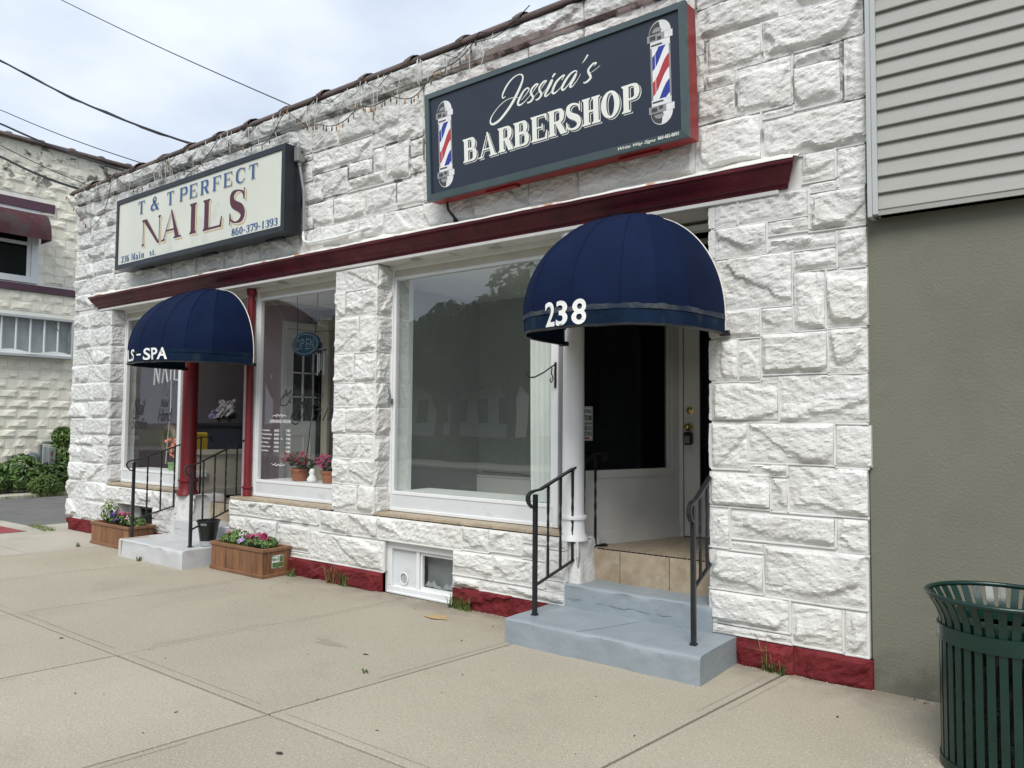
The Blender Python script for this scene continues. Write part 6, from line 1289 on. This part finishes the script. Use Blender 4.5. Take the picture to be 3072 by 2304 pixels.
for k in range(420):
    x = r.uniform(-10.9, -10.15); y = r.uniform(-.42, -.12); 
    if abs((y+.22)-(x+10.5)*-.1) > .07: continue
    h = r.uniform(.02, .06); a = r.uniform(0, 2*PI); b = Vector((x, y, 0)); s = Vector((.004, .002, 0)); m.add([b-s, b+s, b+Vector((math.cos(a)*.03, math.sin(a)*.03, h))], [(0, 1, 2)])
tag(obj('joint_grass', m, 'grass', None), 'thin grass growing in the pavement joint by the driveway', 'grass', kind='stuff')
cb_ = MB(); q = (-3.0, -.36); cb_.add([(q[0]-.11, q[1]-.05, .006), (q[0]+.0, q[1]-.075, .010), (q[0]+.11, q[1]-.02, .005), (q[0]+.03, q[1]+.05, .012), (q[0]-.08, q[1]+.04, .004)], [(0, 1, 2, 3, 4)]); cb_.add([(p[0], p[1], p[2]-.003) for p in cb_.v[:5]], [(4, 3, 2, 1, 0)]); tag(obj('cardboard_scrap', cb_, 'cardboard', None, loc=(q[0], q[1], 0)), 'flat torn scrap of cardboard on the pavement near the basement window', 'litter')
m = MB(); r = random.Random(12)
for k in range(150):
    x = r.uniform(-8.5, 1.2); y = -4.2*r.random()**1.6-.02; s = r.uniform(.0015, .0075); a = r.uniform(0, PI); d = Vector((math.cos(a)*s*r.uniform(1, 2.6), math.sin(a)*s*2, 0)); e = Vector((-math.sin(a)*s, math.cos(a)*s, 0)); c = Vector((x, y, .003)); m.add([c-d, c-e*.8, c+d*.9+Vector((0, 0, s*.4)), c+e], [(0, 1, 2, 3)])
tag(obj('ground_debris', m, 'debris', None), 'scattered dark crumbs and leaf bits on the pavement', 'debris', kind='stuff')
m = MB()
for k in range(900):
    t = r.random(); x = r.uniform(-10.2, .4) if t < .62 else r.gauss(.42, .09); y = -.02-abs(r.gauss(0, .022)) if t < .62 else r.gauss(-.92, .12)
    s = r.uniform(.0015, .006); m.add([(x-s, y, .001), (x, y-s, .001), (x+s, y, .001), (x, y+s, .001), (x, y, .001+s*1.1)], [(0, 1, 4), (1, 2, 4), (2, 3, 4), (3, 0, 4)])
tag(obj('loose_grit', m, 'gravel', None), 'pale loose grit along the wall foot and beside the litter bin', 'grit', kind='stuff')
for nm, lab, x, y, s, sd in (('damp_stain', 'dark damp stain in the middle of the pavement', -3.12, -1.33, .085, 1), ('gum_spot', 'black flattened gum spot near the bottom joint', -1.9, -2.60, .022, 2), ('gum_spot', 'black gum spot on the slab left of the long joint', -4.62, -2.4, .02, 3), ('gum_spot', 'dark gum spot at the left end of the near slab', -4.25, -3.0, .03, 4), ('gum_spot', 'small gum spot beside the damp stain', -2.72, -1.35, .022, 5)):
    r = random.Random(sd); m = MB(); K = 26; m.add([(x+s*(1+.5*math.sin(3*t+sd)*(sd == 1)+r.uniform(-.2, .2))*math.cos(t)*(1.5 if sd == 1 else 1), y+s*.55*(1+r.uniform(-.3, .3))*math.sin(t), .0022) for t in np.linspace(0, 2*PI, K, endpoint=False)], [tuple(range(K))])
    tag(obj(nm, m, 'damp' if sd == 1 else 'debris', None, loc=(x, y, 0)), lab, 'stain')

# ================================================================ OVERHEAD WIRES
up = thing('utility_pole', 'wooden utility pole carrying the overhead wires left of the picture', 'utility pole', (-16, -1.8, 0))
m = MB(); m.tube([(-16, -1.8, -.1), (-16, -1.8, 11)], [.16, .11], 12); obj('shaft', m, 'pole_wood', up)
m = MB(); m.box(-16.08, -15.92, -3.0, -.2, 10.2, 10.35); obj('crossarm', m, 'pole_wood', up)
m = MB(); m.lathe((-16.0, -1.35, 7.0), [(.2, 0), (.22, .05), (.22, .7), (.15, .78)], 16); obj('transformer', m, 'steel_grey', up, smooth='auto')
WR = [((-5.516, .1, 4.76), (-10.662, -.163, 7.519), .006, .03, 'thin single wire crossing high over the roof'), ((-7.35, .1, 4.74), (-11.278, -.70, 6.606), .013, .10, 'thick twisted service cable reaching the parapet in mid sky'), ((-8.53, .1, 4.75), (-11.49, -.604, 5.968), .006, .04, 'thin wire just above the cream building roofline'), ((-8.987, .1, 4.74), (-11.545, -.579, 5.787), .014, .05, 'thick cable running along the cream building coping'), ((-10.018, .1, 4.73), (-11.627, -.54, 5.496), .006, .03, 'thin wire crossing the upper blocks of the cream wall'), ((-10.251, .1, 4.72), (-11.667, -.52, 5.346), .016, .05, 'thick grey cable crossing the cream wall to the roof corner')]
for a, b, rad, sag, lab in WR:
    A_, B_ = Vector(a), Vector(b); k = (-16-A_.x)/(B_.x-A_.x); E_ = A_+(B_-A_)*k; m = MB(); N = 26; pts = []
    fB = 1/k
    for i in range(N+1):
        t = i/N; p = A_.lerp(E_, t); p.z -= sag*math.sin(PI*min(t/fB, 1))*.9 if t < fB else 0; pts.append(p)
    m.tube(pts, rad, 6)
    if rad == .013: m.tube([p+Vector((.0, .012*math.sin(i*1.7), .02*math.cos(i*1.3))) for i, p in enumerate(pts)], .007, 5)
    tag(obj('overhead_wire', m, 'wire_black', None, loc=a), lab, 'wire', 'overhead wires')

# ================================================================ ACROSS THE STREET (seen in the window reflections)
fs_ = MB(); fs_.box(-120, 120, -17.2, -14.5, -.13, .0, bev=.02); struct('far_pavement', fs_, 'concrete_light')
lw = MB(); lw.add([(-120, -60, -.02), (120, -60, -.02), (120, -17.2, -.02), (-120, -17.2, -.02)], [(0, 1, 2, 3)]); struct('far_lawn', lw, 'grass')
def house(label, x0, x1, y0, y1, z0, z1, ridge, wallm, seed):
    t = thing('house', label, 'house', ((x0+x1)/2, (y0+y1)/2, 0), 'houses across the street'); m = MB(); m.box(x0, x1, y0, y1, 0, z0); obj('foundation', m, 'house_brick', t)
    m = MB(); m.box(x0, x1, y0, y1, z0, z1); obj('wall', m, wallm, t)
    m = MB()
    n = int((z1-z0)/.13)
    for k in range(n): m.box(x0-.02, x1+.02, y1, y1+.012+.001*(k % 2), z0+k*.13, z0+k*.13+.10)
    tag(obj('clapboard', m, wallm, t), kind='stuff')
    m = MB(); m.prism([(x0-.4, z1), (x1+.4, z1), ((x0+x1)/2, ridge)], 'y', y0-.3, y1+.4); obj('roof', m, 'roof_shingle', t)
    x = x0+.7
    while x < x1-.9:
        for zz in ([z0+.7] if z1-z0 < 3.2 else [z0+.7, z0+3.3]):
            m = MB(); m.box(x-.08, x+.78, y1+.014, y1+.04, zz-.08, zz+1.38); w_ = obj('window', m, 'house_white', t); m = MB(); m.box(x, x+.7, y1+.041, y1+.045, zz, zz+1.3); obj('pane', m, 'dark_void', w_)
        x += 1.45
house('white clapboard house across the street reflected in the large window', -30, -22.4, -34, -26, .8, 3.9, 6.2, 'house_white', 1)
house('brick fronted shop house further along across the street', -19.5, -11, -36, -28, .4, 3.4, 5.4, 'house_brick', 2)
house('second white house across the street', -8, 2, -38, -30, .5, 5.6, 8, 'house_white', 3)
house('long pale house far left across the street', -46, -34, -38, -29, .6, 5.4, 8, 'house_white', 4)
def tree(label, x, y, h, R_, seed, n=5200):
    r = random.Random(seed); t = thing('tree', label, 'tree', (x, y, 0), 'trees across the street'); m = MB(); m.tube([(x, y, -.1), (x+.1, y, h*.3), (x-.1, y+.1, h*.6)], [.28, .2, .12], 9)
    cs = []
    for k in range(9):
        a = r.uniform(0, 2*PI); d = R_*r.uniform(.25, .75); c = Vector((x+d*math.cos(a), y+d*math.sin(a), h*r.uniform(.55, .86))); q = R_*r.uniform(.3, .46); cs.append((c, (q, q, q*.8))); m.tube([(x, y, h*.3), Vector((x, y, h*.35)).lerp(c, .6), c], [.1, .06, .02], 6)
    cs.append((Vector((x, y, h*.78)), (R_*.45, R_*.45, h*.14))); obj('trunk', m, 'bark', t); m = MB(); leaves(m, cs, n, .22, r, .8); obj('crown', m, 'leaf_dark', t)
for k, (x, y, h, R_) in enumerate([(-23.6, -22.5, 7.7, 3.0), (-19.3, -23, 9.2, 3.6), (-28.8, -23.5, 7.4, 2.9), (-14, -23, 8, 3.4), (-35, -24, 8, 3.6), (-8, -22, 8.5, 3.4), (-41, -25, 9, 4), (-1, -24, 9.5, 3.8), (-26, -40, 9.5, 5), (-36, -42, 9, 5), (-16, -42, 10, 5), (-4, -42, 11, 5), (-26, -24, 6.8, 2.6), (-21.6, -24.5, 7.2, 2.6)]):
    tree(['dark maple in front of the reflected white house', 'tall dark tree right of the reflected white house', 'dark tree left of the reflected white house', 'large tree before the brick shop house', 'tree by the long pale house', 'tree before the second white house', 'broad tree at the far left end of the street', 'big tree at the right end across the street', 'tree crown rising behind the reflected white house', 'tree behind the gap left of the white house', 'tree behind the brick shop house', 'tree behind the second white house', 'smaller tree between the reflected maple and the left tree', 'smaller tree filling the gap right of the maple'][k], x, y, h, R_, 100+k)
hg = thing('hedge', 'long rough hedge along the far pavement', 'hedge', (-21, -17.9, 0)); m = MB(); leaves(m, [((x_, -17.9, .45), (.9, .5, .5)) for x_ in np.arange(-36, -6, 1.1)], 7000, .13, random.Random(5), .8); obj('foliage', m, 'leaf_dark', hg); m = MB(); [m.tube([(x_, -17.9, -.05), (x_, -17.9, .5)], .03, 5) for x_ in np.arange(-36, -6, 1.1)]; tag(obj('stem', m, 'bark', hg), kind='stuff')
ow = thing('one_way_sign', 'one way street sign on a post across the road', 'street sign', (-9.3, -14.7, 0))
m = MB(); m.tube([(-9.3, -14.7, 0), (-9.3, -14.7, 2.5)], .03, 8); obj('post', m, 'steel_grey', ow)
m = MB(); m.box(-9.75, -8.85, -14.66, -14.65, 2.1, 2.4); obj('plate', m, 'sign_black', ow)
m = MB(); ff = lambda x, z: (-9.3-x, -14.646, z)
m.add([ff(*p) for p in ((-.40, 2.17), (.2, 2.17), (.2, 2.12), (.42, 2.25), (.2, 2.38), (.2, 2.33), (-.40, 2.33))], [tuple(range(7))]); obj('arrow', m, 'lettering_white', ow)
m = MB(); text_fit(m, 'ONE WAY', lambda x, z: (-9.3-x, -14.643, z), -.34, .18, 2.20, 2.30, bold=.03); obj('lettering', m, 'print_black', ow)
